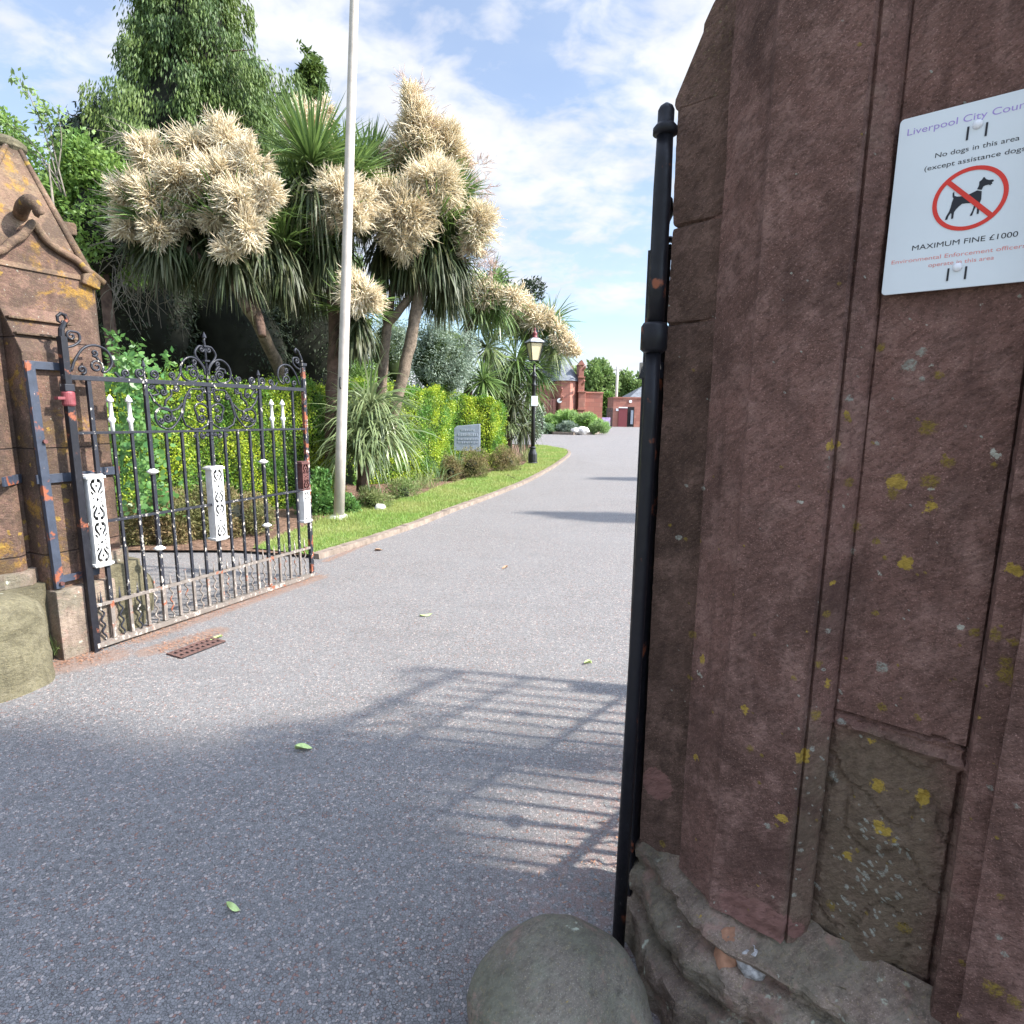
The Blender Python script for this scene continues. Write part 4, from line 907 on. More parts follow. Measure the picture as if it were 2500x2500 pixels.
# ------------------------------------------------------------------ loose leaves and litter
def leafobj(px, py, L, m, label, grp, seed, yaw):
    p = G(px, py); R = np.random.RandomState(seed); pts_ = []
    u_ = np.array([math.cos(yaw), math.sin(yaw), 0]); v_ = np.array([-u_[1], u_[0], 0])
    N_ = 9; up_ = []; lo_ = []
    for k in range(N_):
        q = k/(N_-1); wd_ = L*.24*math.sin(math.pi*q)**.8; zc = .006+.012*math.sin(q*3+seed)
        up_.append(p+u_*L*(q-.5)+v_*wd_+zz3*(zc+.008)); lo_.append(p+u_*L*(q-.5)-v_*wd_+zz3*(zc+.010))
    midl = [p+u_*L*(k/(N_-1)-.5)+zz3*.006 for k in range(N_)]
    mb = MB(); vs = up_+midl+lo_; fs = []
    for k in range(N_-1): fs += [(k, k+1, N_+k+1, N_+k), (N_+k, N_+k+1, 2*N_+k+1, 2*N_+k)]
    mb.add(vs, fs); o = mb.build('fallen_leaf', m, None, True); tag(o, label, 'leaf', grp); return o
leafobj(742, 1831, .078, M['leaflit'], 'pale green leaf in the middle of the shaded asphalt', 'leaves fallen on the drive', 1, .1)
leafobj(570, 2222, .045, M['leaflit'], 'small green leaf low on the asphalt, nearest the camera', 'leaves fallen on the drive', 2, -.2)
leafobj(1040, 1503, .10, M['leaflit'], 'curled yellow-green leaf lying on the sunlit asphalt', 'leaves fallen on the drive', 3, .5)
leafobj(520, 1560, .11, M['leaflit'], 'crumpled green leaf beside the drain grate', 'leaves fallen on the drive', 4, .4)
leafobj(1232, 1388, .08, M['leafbrn'], 'small brown leaf on the sunlit drive beyond the gate', 'leaves fallen on the drive', 5, .8)
leafobj(1435, 1622, .05, M['leaflit'], 'tiny pale leaf at the upper edge of the gate shadow', 'leaves fallen on the drive', 6, .2)
leafobj(925, 1345, .09, M['leafbrn'], 'tan leaf lying near the kerb of the lawn', 'leaves fallen on the drive', 7, .3)
n = 2600; segs = [((-2.75, 3.25), (-2.5, 3.43), .10), ((-2.48, 3.55), (-1.75, 5.3), .07), ((-2.22, 3.5), (-1.98, 3.8), .09), ((-1.85, 5.75), (-.9, 9.8), .05), ((.2, 1.6), (.7, 2.2), .2)]
Ps = []
for (a, b, wd_), k in zip(segs, (500, 900, 350, 700, 150)):
    a, b = np.array(a), np.array(b); tt = RS.rand(k, 1); Ps.append(a+(b-a)*tt+RS.normal(0, wd_*.6, (k, 2)))
P = np.concatenate(Ps); n = len(P); yaw = RS.rand(n)*6.28; D = np.c_[np.cos(yaw), np.sin(yaw), RS.normal(0, .15, n)]
V, Fc = diamonds(np.c_[P, np.full(n, .006)], unit(D), np.c_[-np.sin(yaw), np.cos(yaw), RS.normal(0, .3, n)], RS.uniform(.008, .030, n), .0022)
M['litter'] = leafmat('dry_needles', [(.30, .14, .08), (.42, .24, .14), (.20, .10, .07)], .9, .1, 4, .5)
tag(npmesh('leaf_litter', V, Fc, M['litter']), 'reddish dry needles swept along the gate foot and kerb', 'litter', kind='stuff')

# ================================================================== FLAGPOLE, LAMP, SLAB
fp0 = G(827, 1273); fp1 = A(865, 0, fp0[1])+ (A(865, 0, fp0[1])-fp0)*.35
fpole = thing('flagpole', 'tall cream painted flagpole rising from the grass verge', 'flagpole', fp0)
mb = MB(); mb.tube([fp0+(fp1-fp0)*k/8 for k in range(9)], [.072-.0035*k for k in range(9)], 20); mb.build('pole', M['pole'], fpole, True)
rock('concrete_base', fp0+np.array([0, 0, .035]), .17, M['conc'], fpole, 12, (1, .9, .42), .25)
cq = fp0+(fp1-fp0)*.2635*.62; 
mb = MB(); cc = A(831, 935, fp0[1]-.07); mb.tube([cc+zz3*-.07, cc+zz3*-.05-np.array([0, .03, 0]), cc+zz3*.05-np.array([0, .03, 0]), cc+zz3*.07], .011, 8); mb.build('cleat', M['black'], fpole)
lx, ly = G(1300, 1136)[:2]
lamp = thing('street_lamp', 'black old-fashioned lamp post with a cream glass lantern on the lawn tip', 'street lamp', (lx, ly, 0))
L_ = lambda z: np.array([lx, ly, z])
mb = MB(); mb.lathe(L_(0), [(.145, 0), (.145, .08), (.125, .10), (.13, .13), (.125, .32), (.085, .43), (.075, .47), (.09, .49), (.09, .51), (.062, .54)], 12); mb.build('base', M['black'], lamp, False, .004)
mb = MB(); mb.lathe(L_(0), [(.058, .52), (.052, 1.4), (.050, 2.2), (.07, 2.22), (.07, 2.25), (.05, 2.28), (.045, 2.42), (.075, 2.46), (.08, 2.50), (.05, 2.53), (.06, 2.56), (.035, 2.60), (.030, 2.82)], 16); mb.build('column', M['black'], lamp, True)
mb = MB(); mb.tube([L_(2.66)+np.array([-.28, 0, 0]), L_(2.66)+np.array([.28, 0, 0])], .012, 8); mb.build('ladder_rest', M['black'], lamp)
lantern_rot = math.radians(20); lx_, ly_ = np.array([math.cos(lantern_rot), math.sin(lantern_rot), 0]), np.array([-math.sin(lantern_rot), math.cos(lantern_rot), 0])
zA_, zB_ = 2.90, 3.37; wa, wb = .105, .185
cn = lambda wd_, z: [L_(z)+lx_*sx*wd_+ly_*sy*wd_ for sx, sy in ((-1, -1), (1, -1), (1, 1), (-1, 1))]
mb = MB(); a, b = cn(wa*.9, zA_+.01), cn(wb*.93, zB_); mb.add(a+b, [(i, (i+1) % 4, (i+1) % 4+4, i+4) for i in range(4)]); glass = mb.build('glass', M['cream'], lamp)
mb = MB(); a, b = cn(wa, zA_), cn(wb, zB_)
for i in range(4):
    mb.tube([a[i], b[i]], .014, 6); mb.tube([a[i], a[(i+1) % 4]], .014, 6); mb.tube([b[i], b[(i+1) % 4]], .016, 6)
mb.add(cn(wa, zA_-.004), [(0, 1, 2, 3)]); mb.build('lantern_frame', M['black'], lamp)
mb = MB(); b, c2 = cn(wb+.035, zB_+.01), cn(.09, zB_+.13); d2_ = cn(wb+.035, zB_+.025)
mb.add(b+d2_+c2, [(i, (i+1) % 4, (i+1) % 4+4, i+4) for i in range(4)]+[(i+4, (i+1) % 4+4, (i+1) % 4+8, i+8) for i in range(4)]+[(3, 2, 1, 0), (8, 9, 10, 11)])
M['lroof'] = simple('grey_lantern_roof', (.32, .33, .36), .4, .15, 20, .1); mb.build('lantern_roof', M['lroof'], lamp)
mb = MB(); mb.lathe(L_(zB_+.12), [(.07, 0), (.085, .02), (.07, .05), (.055, .10), (.075, .13), (.05, .17), (.02, .20), (.03, .23), (.004, .30)], 12); mb.build('finial', M['maroon'], lamp, True)
mb = MB()
for q in cn(wb+.03, zB_+.02): mb.tube([q, q+zz3*.06], [.018, .003], 6)
mb.build('corner_spike', M['black'], lamp)
mb = MB(); mb.box(L_(1.80)+np.array([.02, -.075, 0]), (.09, .008, .135)); mb.build('notice_plate', M['paper'], lamp, bevel=.004)
# memorial slab in the hedge
sq_ = lambda px, py: A(px, py, 14.3)
slab = thing('memorial_slab', 'polished grey slate slab with faint lettering standing against the golden hedge', 'stone slab', sq_(1140, 1100))
mb = MB(); poly = [sq_(1108, 1100), sq_(1172, 1103), sq_(1172, 1035), sq_(1115, 1040), sq_(1108, 1046)]; mb.prism(poly, (0, .12, 0)); mb.build('slab', M['greystone'], slab, bevel=.01)
M['etched'] = simple('etched_lettering', (.36, .39, .45), .6, .1, 40, 0)
R = random.Random(4)
mb = MB()
for row, (yy, hh_) in enumerate(((1050, 5), (1061, 7), (1072, 5), (1080, 5))):
    xx = 1118 + (8 if row == 0 else 0)
    while xx < 1166-(8 if row == 0 else 0):
        w_ = R.uniform(1.2, 3.0); c = sq_(xx+w_/2, yy); mb.box(c+np.array([0, -.004, 0]), (w_*.0045, .002, hh_*.0045)); xx += w_+R.uniform(1.2, 2.4)
mb.build('worn_inscription', M['etched'], slab)
tag(rock('white_stone', G(928, 1250)+zz3*.06, .09, M['conc'], None, 3, (1, .8, .8), .3), 'small white stone half hidden in the grass right of the flagpole', 'stone')

# ================================================================== PLANTS
def leafcloud(c, rad, n, L, wd, seed=0, lumps=14, lumpr=.45, droop=0., flat=0., shell=.55):
    R = np.random.RandomState(seed); c = np.array(c, float); rad = np.array(rad, float)
    ld = unit(R.normal(size=(lumps, 3))); ld[:, 2] = ld[:, 2]*.9+.05; lc = ld*R.uniform(.45, .8, (lumps, 1))
    k = R.randint(0, lumps, n); d = unit(R.normal(size=(n, 3))); r = lumpr*R.uniform(shell, 1, (n, 1))**.5*R.uniform(.75, 1.15, (n, 1))
    P = c + (lc[k]+d*r)*rad
    out = unit(P-c); D = unit(out*.7+R.normal(size=(n, 3))*.8+np.array([0, 0, -droop])); W = R.normal(size=(n, 3)) + np.array([0, 0, flat])
    return diamonds(P, D, np.cross(D, W), L*R.uniform(.6, 1.3, n), wd*R.uniform(.7, 1.2, n))
def limb(mb, pts, r0, r1, n=10, wob=.02):
    c = cr(pts, 5); N_ = len(c); c = [q + np.array([fb((q[0]*2, q[1]*2, q[2]*3), 1, 2)*wob, fb((q[0]*2+9, q[1], q[2]*3), 1, 2)*wob, 0]) for q in c]
    mb.tube(c, [(r0+(r1-r0)*i/(N_-1))*(1+.12*fb((i*.9, r0*10, 2), 1, 2)) for i in range(N_)], n)
# --- cordylines
def head(c, L, n, seed, axis=(0, 0, 1), green=.5, wd=.02, mg='sword', skirt=True, parent=None, skL=None):
    R = np.random.RandomState(seed); c = np.array(c, float)
    # upper rosette
    d = unit(R.normal(size=(n, 3))); d[:, 2] = np.abs(d[:, 2])*R.uniform(.4, 1.6, n)-.15; d = unit(d+np.array(axis)*.35)
    V, Fc = ribbons(c+d*.05, d, np.cross(d, R.normal(size=(n, 3))*.4+[0, 0, 1]), L*R.uniform(.75, 1.1, n), wd*R.uniform(.7, 1.1, n), R.uniform(.1, .9, n)*(1.3-d[:, 2]), 4)
    npmesh('leaf_rosette', V, Fc, M[mg], parent)
    if skirt:
        m_ = int(n*1.5); d = unit(R.normal(size=(m_, 3))); d[:, 2] = -np.abs(d[:, 2])*.7+R.uniform(-.1, .35, m_); d = unit(d)
        st_ = c + np.c_[R.normal(0, .05, (m_, 2)), -R.uniform(0, .45, m_)*L]
        V, Fc = ribbons(st_, d, np.cross(d, R.normal(size=(m_, 3))*.4+[0, 0, 1]), (skL or L)*R.uniform(.7, 1.15, m_), wd*R.uniform(.7, 1.1, m_), R.uniform(1.2, 3.2, m_), 4)
        npmesh('hanging_leaves', V, Fc, M['skirt'], parent)
def blossom(c, r, seed, parent, n=None, mname='flower', sq=(1, 1, 1), fl=.19, fr=.0064):
    """panicle: fingers radiating from many short side branches"""
    R = np.random.RandomState(seed); c = np.array(c, float)
    r = r*1.12; n = n or int(1900*(r/.4)**2)
    nb = max(9, int(34*(r/.4)**1.5)); bd = unit(R.normal(size=(nb, 3))); bl = R.uniform(.35, .92, nb)
    k = R.randint(0, nb, n); tt = R.uniform(.3, 1.0, n)**.7
    ax_ = bd[k]; P = c + ax_*(bl[k]*tt*r*.85)[:, None]*np.array(sq) + R.normal(0, r*.09, (n, 3))
    D = unit(ax_*.25+unit(P-c)*1.0+R.normal(0, .34, (n, 3)))
    V, Fc = fingers(P, D, fl*R.uniform(.35, 1.15, n)*min(1.15, .55+r), fr, R.normal(0, .5, (n, 3))+[0, 0, .12])
    npmesh('blossom_cluster', V, Fc, M[mname], parent, True)
Y1 = 8.6
t1 = thing('cabbage_tree', 'leaning cabbage palm behind the gate with massed cream blossom, left of the flagpole', 'tree', A(690, 1100, 8.6)*[1, 1, 0], 'flowering cabbage palms')
mb = MB(); limb(mb, [A(735, 1080, 10.2), A(692, 925, 9.9), A(645, 820, 9.2), A(600, 740, Y1+.1), A(560, 650, Y1+.1), A(545, 600, Y1)], .10, .075); mb.build('trunk', M['trunk'], t1, True)
mb = MB(); limb(mb, [A(610, 760, Y1+.1), A(570, 690, Y1+.2), A(500, 640, Y1), A(450, 600, Y1)], .06, .05); limb(mb, [A(640, 820, Y1+.1), A(620, 700, Y1+.4), A(640, 600, Y1+.4)], .06, .05); mb.build('side_limb', M['dtrunk'], t1, True)
for i, (px, py, dY, L) in enumerate([(400, 560, -.1, .72), (470, 540, .2, .8), (560, 560, 0, .85), (640, 540, .3, .8), (350, 545, .35, .6), (520, 470, .5, .75), (690, 600, .4, .75), (430, 470, .5, .6)]):
    head(A(px, py, Y1+dY), L, 190, 20+i, parent=t1, wd=.019)
for i, (px, py, r, dY) in enumerate([(362, 388, 62, -.2), (318, 470, 58, -.25), (370, 480, 62, -.35), (318, 555, 55, -.2), (385, 560, 60, -.3), (440, 440, 66, -.3), (480, 360, 66, -.1), (555, 345, 70, -.05), (530, 430, 70, -.3), (585, 490, 74, -.45), (600, 560, 60, -.5), (620, 400, 64, -.1), (645, 470, 52, -.3), (440, 520, 48, -.2), (560, 610, 42, -.45), (520, 530, 40, -.3)]):
    blossom(A(px, py, Y1+dY), r*.86*Y1/1450, 40+i, t1)
Y2 = 9.4
t2 = thing('cabbage_tree', 'cabbage palm behind the flagpole with green sword leaves and cream blossom below', 'tree', A(810, 1100, Y2)*[1, 1, 0], 'flowering cabbage palms')
mb = MB(); limb(mb, [A(812, 1120, Y2), A(812, 950, Y2), A(818, 800, Y2), A(800, 640, Y2), A(770, 520, Y2), A(765, 430, Y2)], .11, .08); mb.build('trunk', M['dtrunk'], t2, True)
mb = MB(); limb(mb, [A(818, 860, Y2), A(850, 790, Y2-.1), A(880, 740, Y2-.2)], .06, .05); mb.build('side_limb', M['dtrunk'], t2, True)
for i, (px, py, dY, L) in enumerate([(762, 405, -.2, 1.0), (735, 500, .2, .85), (800, 560, .1, .9), (760, 620, .2, .85), (850, 440, .2, .8), (870, 765, -.2, .62)]):
    head(A(px, py, Y2+dY), L, 230, 70+i, parent=t2, wd=.022, mg='sword')
for i, (px, py, r, dY) in enumerate([(828, 470, 62, -.4), (800, 520, 45, -.35), (860, 520, 50, -.4), (750, 300, 48, .3), (775, 345, 45, .3), (720, 320, 38, .4), (790, 270, 26, .5), (886, 715, 56, -.6), (900, 490, 46, -.2)]):
    blossom(A(px, py, Y2+dY), r*Y2/1450, 90+i, t2)
Y3 = 10.2
t3 = thing('cabbage_tree', 'tall two-stemmed cabbage palm right of the flagpole, crowned with a high cream plume', 'tree', A(935, 1100, Y3)*[1, 1, 0], 'flowering cabbage palms')
mb = MB(); limb(mb, [A(938, 1100, Y3-.2), A(957, 1030, Y3-.2), A(980, 930, Y3-.2), A(1005, 820, Y3-.1), A(1022, 720, Y3), A(1030, 640, Y3), A(1035, 560, Y3)], .095, .10); mb.build('trunk', M['trunk'], t3, True)
mb = MB(); limb(mb, [A(915, 1100, Y3+.1), A(925, 1000, Y3+.1), A(937, 880, Y3+.1), A(945, 800, Y3+.1), A(970, 765, Y3), A(1005, 720, Y3)], .10, .06); mb.build('trunk', M['trunk'], t3, True)
mb = MB(); limb(mb, [A(946, 800, Y3+.1), A(935, 730, Y3+.1), A(930, 640, Y3+.2), A(940, 560, Y3+.2)], .055, .05); limb(mb, [A(952, 790, Y3+.1), A(958, 700, Y3+.1), A(975, 620, Y3+.2)], .055, .05); mb.build('side_limb', M['dtrunk'], t3, True)
for i, (px, py, dY, L) in enumerate([(1108, 490, .1, .6), (1060, 560, 0, .95), (1000, 580, .1, .9), (940, 560, .2, .85), (1100, 600, .2, .85), (900, 420, .4, .75), (1040, 440, .4, .8), (1080, 660, .3, .75), (1085, 520, .5, .7), (960, 450, .4, .6)]):
    head(A(px, py, Y3+dY), L, 210, 120+i, parent=t3, wd=.020)
for i, (px, py, r, dY) in enumerate([(1006, 241, 30, .1), (1012, 290, 42, .1), (1035, 335, 58, .1), (1085, 360, 48, .2), (1000, 370, 55, .2), (970, 400, 48, .3), (1050, 400, 55, .2), (1058, 455, 62, -.4), (1050, 510, 40, -.4), (986, 530, 66, -.5), (950, 490, 50, -.35), (985, 590, 40, -.5), (1110, 400, 34, .3), (1164, 545, 46, -.1), (1150, 590, 30, -.1)]):
    blossom(A(px, py, Y3+dY), r*1.2*Y3/1450, 150+i, t3)
for i, (px, py, r) in enumerate([(1168, 410, 42), (1178, 460, 40), (1176, 630, 36), (1005, 230, 55), (1040, 300, 62), (1150, 620, 32), (1195, 655, 26)]):
    blossom(A(px, py, Y3+.1), r*Y3/1450, 180+i, t3, n=110, mname='flowerthin', fl=.2, fr=.0045)
# arching clump at the foot of the flagpole
yc = thing('arching_palm_clump', 'stemless clump of long arching strap leaves at the right of the flagpole foot', 'plant', A(885, 1180, 9.2)*[1, 1, 0])
for i, (px, py, L, dY) in enumerate([(890, 1060, 1.05, 0), (905, 1000, .95, .2), (870, 1110, .8, -.2), (930, 1075, .9, -.1)]):
    R = np.random.RandomState(200+i); n = 170; c = A(px, py, 9.2+dY); d = unit(np.c_[R.normal(0, 1, (n, 2)), R.uniform(.2, 2.2, n)])
    V, Fc = ribbons(c+d*.05, d, np.cross(d, R.normal(size=(n, 3))*.5+[0, 0, 1]), L*R.uniform(.7, 1.1, n), .017, R.uniform(1.2, 3.0, n), 6); npmesh('strap_leaves', V, Fc, M['yucca'], yc)
mb = MB(); mb.tube([A(885, 1200, 9.2), A(890, 1060, 9.2)], .10, 8); mb.build('stem', M['dtrunk'], yc)
# far cordyline group near the lamp
def farpalm(label, Y, trunk, heads, flowers, seed):
    b = A(*trunk[0], Y); tt_ = thing('cabbage_tree', label, 'tree', b*[1, 1, 0], 'flowering cabbage palms')
    mb = MB(); limb(mb, [A(*q, Y) for q in trunk], .13, .09, 8); mb.build('trunk', M['dtrunk'], tt_, True)
    for i, (px, py, L) in enumerate(heads):
        R = np.random.RandomState(seed+i); n = 170; c = A(px, py, Y+R.uniform(-.5, .5)); d = unit(R.normal(size=(n, 3))+[0, 0, .15])
        V, Fc = ribbons(c+d*.05, d, np.cross(d, R.normal(size=(n, 3))*.4+[0, 0, 1]), L*R.uniform(.75, 1.1, n), .026, R.uniform(.3, 1.4, n), 4); npmesh('leaf_rosette', V, Fc, M['sword' if i % 3 else 'yucca'], tt_)
    for i, (px, py, r) in enumerate(flowers): blossom(A(px, py, Y-.4), r*Y/1450, seed+50+i, tt_, n=420, fl=.26, fr=.014)
farpalm('cabbage palm beyond the hedge, between the tall palm and the lamp, with two cream plumes', 16.5, [(1150, 1080), (1140, 900), (1145, 780), (1160, 720)], [(1170, 760, 1.0), (1140, 720, .9), (1213, 745, 1.1), (1190, 850, 1.0), (1200, 700, .9), (1180, 930, .8)], [(1165, 700, 38), (1185, 725, 36), (1205, 715, 28), (1255, 725, 32)], 300)
farpalm('low cabbage palm directly behind the lamp post, drooping blossom toward the church', 18.8, [(1240, 1110), (1245, 1020), (1270, 900), (1300, 800)], [(1262, 780, 1.0), (1346, 790, 1.0), (1260, 880, 1.1), (1235, 935, 1.0), (1310, 900, 1.0), (1300, 800, 1.0), (1350, 850, 1.0), (1290, 950, 1.1), (1240, 1000, .8)], [(1262, 735, 34), (1285, 755, 34), (1310, 780, 34), (1330, 775, 26), (1362, 815, 30), (1385, 845, 26), (1400, 858, 16)], 400)
# small spiky palm at hedge end
sp_ = thing('spiky_palm', 'small dark spiky palm at the hedge end beside the lamp base', 'plant', A(1240, 1090, 18.)*[1, 1, 0])
for i, (px, py) in enumerate([(1265, 985), (1250, 1030), (1290, 1040)]):
    R = np.random.RandomState(500+i); n = 150; c = A(px-12, py, 18.2); d = unit(R.normal(size=(n, 3))+[0, 0, .1]); V, Fc = ribbons(c+d*.05, d, np.cross(d, R.normal(size=(n, 3))*.4+[0, 0, 1]), .9*R.uniform(.7, 1.1, n), .02, R.uniform(.3, 1.8, n), 4); npmesh('leaf_rosette', V, Fc, M['yucca' if i == 1 else 'skirt'], sp_)
mb = MB(); mb.tube([A(1240, 1092, 18.2), A(1250, 1000, 18.2)], [.12, .08], 8); mb.build('trunk', M['dtrunk'], sp_)

# --- conifers and background trees
def conifer(name, label, base, top_z, prof_, n_br, Lspray, mname, seed, perbr=110, leaf=.085, wd=.011, droop=.8, trunk_r=.25):
    R = np.random.RandomState(seed); base = np.array(base, float); tr = thing(name, label, 'tree', base)
    mb = MB(); mb.tube([base+zz3*(z*top_z*.97) for z in (0, .3, .6, 1)], [trunk_r, trunk_r*.75, trunk_r*.45, .04], 10); mb.build('trunk', M['dtrunk'], tr, True)
    zs_, rs_ = zip(*prof_); parts = []; br = MB()
    for i in range(n_br):
        h = R.uniform(zs_[0], zs_[-1]); az = R.uniform(0, 2*math.pi); Rm = np.interp(h, zs_, rs_)*(1+.18*math.sin(az*3+h*2.3)+R.normal(0, .17))
        o_ = np.array([math.cos(az), math.sin(az), 0]); tip = base+o_*Rm+zz3*(h-.12*Rm)
        if i % 3 == 0: br.tube([base+zz3*(h+.05*Rm), base+o_*Rm*.5+zz3*(h+.02), tip], [.04, .025, .008], 5)
        n = perbr; tt = 1-R.rand(n)**1.6*.55; sd_ = np.array([-o_[1], o_[0], 0]); wv = R.normal(0, .30, n)*Lspray
        P = base + o_*(Rm*tt)[:, None] + zz3*(h-.12*Rm*tt**2)[:, None] + sd_*wv[:, None] - zz3*(np.abs(R.normal(0, .55, n))*Lspray*droop)[:, None]*(.4+.6*tt)[:, None]
        D = unit(np.array([0, 0, -1.])*droop+o_*.5+R.normal(0, .38, (n, 3)))
        parts.append(diamonds(P, D, R.normal(size=(n, 3)), leaf*R.uniform(.6, 1.5, n), wd*R.uniform(.8, 1.5, n)))
    br.build('branches', M['dtrunk'], tr, True)
    cm = MB(); zz_ = np.linspace(zs_[0]-.5, zs_[-1]-.4, 14); cm.tube([base+zz3*z+np.array([R.normal(0, .08), R.normal(0, .08), 0]) for z in zz_], [max(.05, np.interp(z, zs_, rs_)*.55*R.uniform(.85, 1.1)) for z in zz_], 14); cm.build('shade_filler', M['core'], tr, True)  # solid dark core, gives the crown its shaded gaps by colour
    V, Fc = cat(parts); npmesh('crown', V, Fc, M[mname], tr); return tr
YC = 15.5; cb = A(535, 1000, YC)*[1, 1, 0]
conifer('conifer_tree', 'huge drooping cypress rising out of frame behind the palms', cb, 14.5, [(2.5, 2.6), (5.0, 3.0), (7.0, 2.6), (8.0, 2.2), (9.2, 1.75), (10.0, 1.35), (10.9, 1.25), (13.3, 1.0)], 300, .46, 'cypress', 11, 850, .11, .0135, 2.1)
cb2 = A(330, 1000, 16.5)*[1, 1, 0]
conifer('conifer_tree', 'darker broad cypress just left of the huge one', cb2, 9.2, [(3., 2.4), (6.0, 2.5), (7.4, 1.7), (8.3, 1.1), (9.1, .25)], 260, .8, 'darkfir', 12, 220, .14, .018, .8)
cb3 = A(770, 1000, 24)*[1, 1, 0]
conifer('conifer_tree', 'slim dark cypress tip showing above the palms left of the flagpole', A(788, 1000, 22)*[1, 1, 0], 13.3, [(1., 2.0), (6, 1.8), (10, 1.1), (12, .6), (13.3, .12)], 170, .6, 'cypress', 13, 110, .2, .03, .4)
def bush(name, label, c, rad, n, L, wd, m, seed, lumps=16, lumpr=.42, category='shrub', core='core', coresize=.62, droop=0, trunk=None, group=None):
    o = thing(name, label, category, (c[0], c[1], 0), group)
    V, Fc = leafcloud(c, rad, n, L, wd, seed, lumps, lumpr, droop); npmesh('foliage', V, Fc, M[m], o)
    if coresize: rock('shade_core', c, 1, M[core], o, seed, tuple(np.array(rad)*coresize), .3, 3)  # dark lump standing for shade between the leaves
    if trunk: mb = MB(); mb.tube([np.array([c[0], c[1], 0]), np.array([c[0]+.05, c[1], c[2]*.5]), np.array(c)], [trunk, trunk*.8, trunk*.5], 8); mb.build('trunk', M['dtrunk'], o, True)
    return o
def bush_at(name, label, px, py, Y, rpx, rpy, n, L, wd, m, seed, **kw):
    c = A(px, py, Y); return bush(name, label, c, (rpx*Y/1450, rpx*Y/1450*.8, rpy*Y/1450), n, L, wd, m, seed, **kw)
bush_at('leafy_tree', 'bright green leafy tree directly behind the top of the left pier', 240, 560, 9.6, 130, 190, 15000, .085, .022, 'broad', 21, category='tree', trunk=.12, lumps=26, lumpr=.34, coresize=.5)
bush_at('leafy_tree', 'green tree showing left of the left pier cap', 0, 420, 10.5, 120, 150, 7000, .085, .022, 'broad', 22, category='tree', trunk=.12, lumps=22, lumpr=.34, coresize=.4)
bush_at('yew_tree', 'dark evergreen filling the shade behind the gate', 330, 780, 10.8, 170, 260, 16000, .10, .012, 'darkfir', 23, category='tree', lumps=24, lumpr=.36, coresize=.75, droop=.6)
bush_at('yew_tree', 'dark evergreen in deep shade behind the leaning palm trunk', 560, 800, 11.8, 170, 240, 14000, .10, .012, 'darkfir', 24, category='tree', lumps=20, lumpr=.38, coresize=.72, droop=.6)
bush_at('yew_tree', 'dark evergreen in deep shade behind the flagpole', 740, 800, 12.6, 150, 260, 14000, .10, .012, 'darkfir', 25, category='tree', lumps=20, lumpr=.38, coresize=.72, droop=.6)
bush_at('holm_shrub', 'silvery grey-leaved shrub behind the golden hedge', 1075, 880, 14.2, 100, 120, 16000, .07, .012, 'silver', 26, lumps=30, lumpr=.30, coresize=.6, core='gcore')
bush_at('holm_shrub', 'smaller silvery shrub between the two palm trunks', 955, 870, 15.5, 70, 130, 9000, .07, .012, 'silver', 27, lumps=20, lumpr=.34, coresize=.6, core='gcore')
bush_at('green_shrub', 'mid green shrub under the flagpole palm, left of the palm trunks', 890, 960, 13.5, 80, 90, 8000, .06, .014, 'broad', 28, lumps=20, lumpr=.34, coresize=.6, core='gcore')
bush_at('green_shrub', 'dark green shrub behind the hedge end near the lamp', 1215, 960, 19, 60, 110, 7000, .08, .016, 'cypress', 29, lumps=20, lumpr=.34, coresize=.7)
bush_at('leafy_tree', 'dark leafy tree low behind the far palms', 1240, 750, 22, 90, 85, 7000, .15, .03, 'darkfir', 30, category='tree', lumps=20, lumpr=.34, coresize=.6)
bush_at('berry_shrub', 'glossy white-flecked shrub to the right of the lamp base', 1312, 1035, 19.5, 26, 45, 1500, .10, .03, 'silver', 31, lumps=12, lumpr=.4, coresize=.5)
# thin sprigs against the sky, top left, and bare twigs
spg = thing('sapling', 'thin leafy sapling against the sky above the left pier', 'tree', A(140, 900, 9.)*[1, 1, 0])
R = np.random.RandomState(77); mb = MB(); Pl = []
mb.tube([A(140, 900, 9.), A(140, 600, 9.), A(120, 400, 9.)], [.03, .02, .014], 6)
for pth in ([(150, 470), (110, 330), (75, 240), (40, 185)], [(160, 480), (130, 360), (120, 300), (100, 260)], [(150, 450), (60, 330), (10, 300)], [(140, 430), (150, 340), (140, 270)], [(150, 470), (90, 380), (20, 350)]):
    c = cr([A(x, y, 9.) for x, y in pth], 6); mb.tube(c, np.linspace(.012, .003, len(c)), 5)
    for q in c[6:]:
        for k in range(7): Pl.append(q+R.normal(0, .05, 3))
mb.build('stem', M['twig'], spg, True); Pl = np.array(Pl); n = len(Pl)
V, Fc = diamonds(Pl, unit(R.normal(size=(n, 3))+[0, 0, .3]), R.normal(size=(n, 3)), R.uniform(.06, .13, n), .018); npmesh('foliage', V, Fc, M['far'], spg)
tw = thing('bare_branches', 'tangle of bare grey twigs poking out beside the left pier', 'branches', A(330, 800, 9.)*[1, 1, 0]); mb = MB(); R = np.random.RandomState(78)
for k in range(70):
    y0 = R.choice([330, 480, 520, 560, 600]); a = A(330+R.uniform(-10, 60), y0+R.uniform(0, 30), 8.9); x1 = 330-R.uniform(50, 120); b = A(x1, y0-10+R.uniform(-60, 60), 8.8+R.uniform(-.2, .3))
    c = (a+b)/2+R.normal(0, .06, 3); cc = cr([a, c, b], 5); mb.tube(cc, np.linspace(.007, .0025, len(cc)), 4)
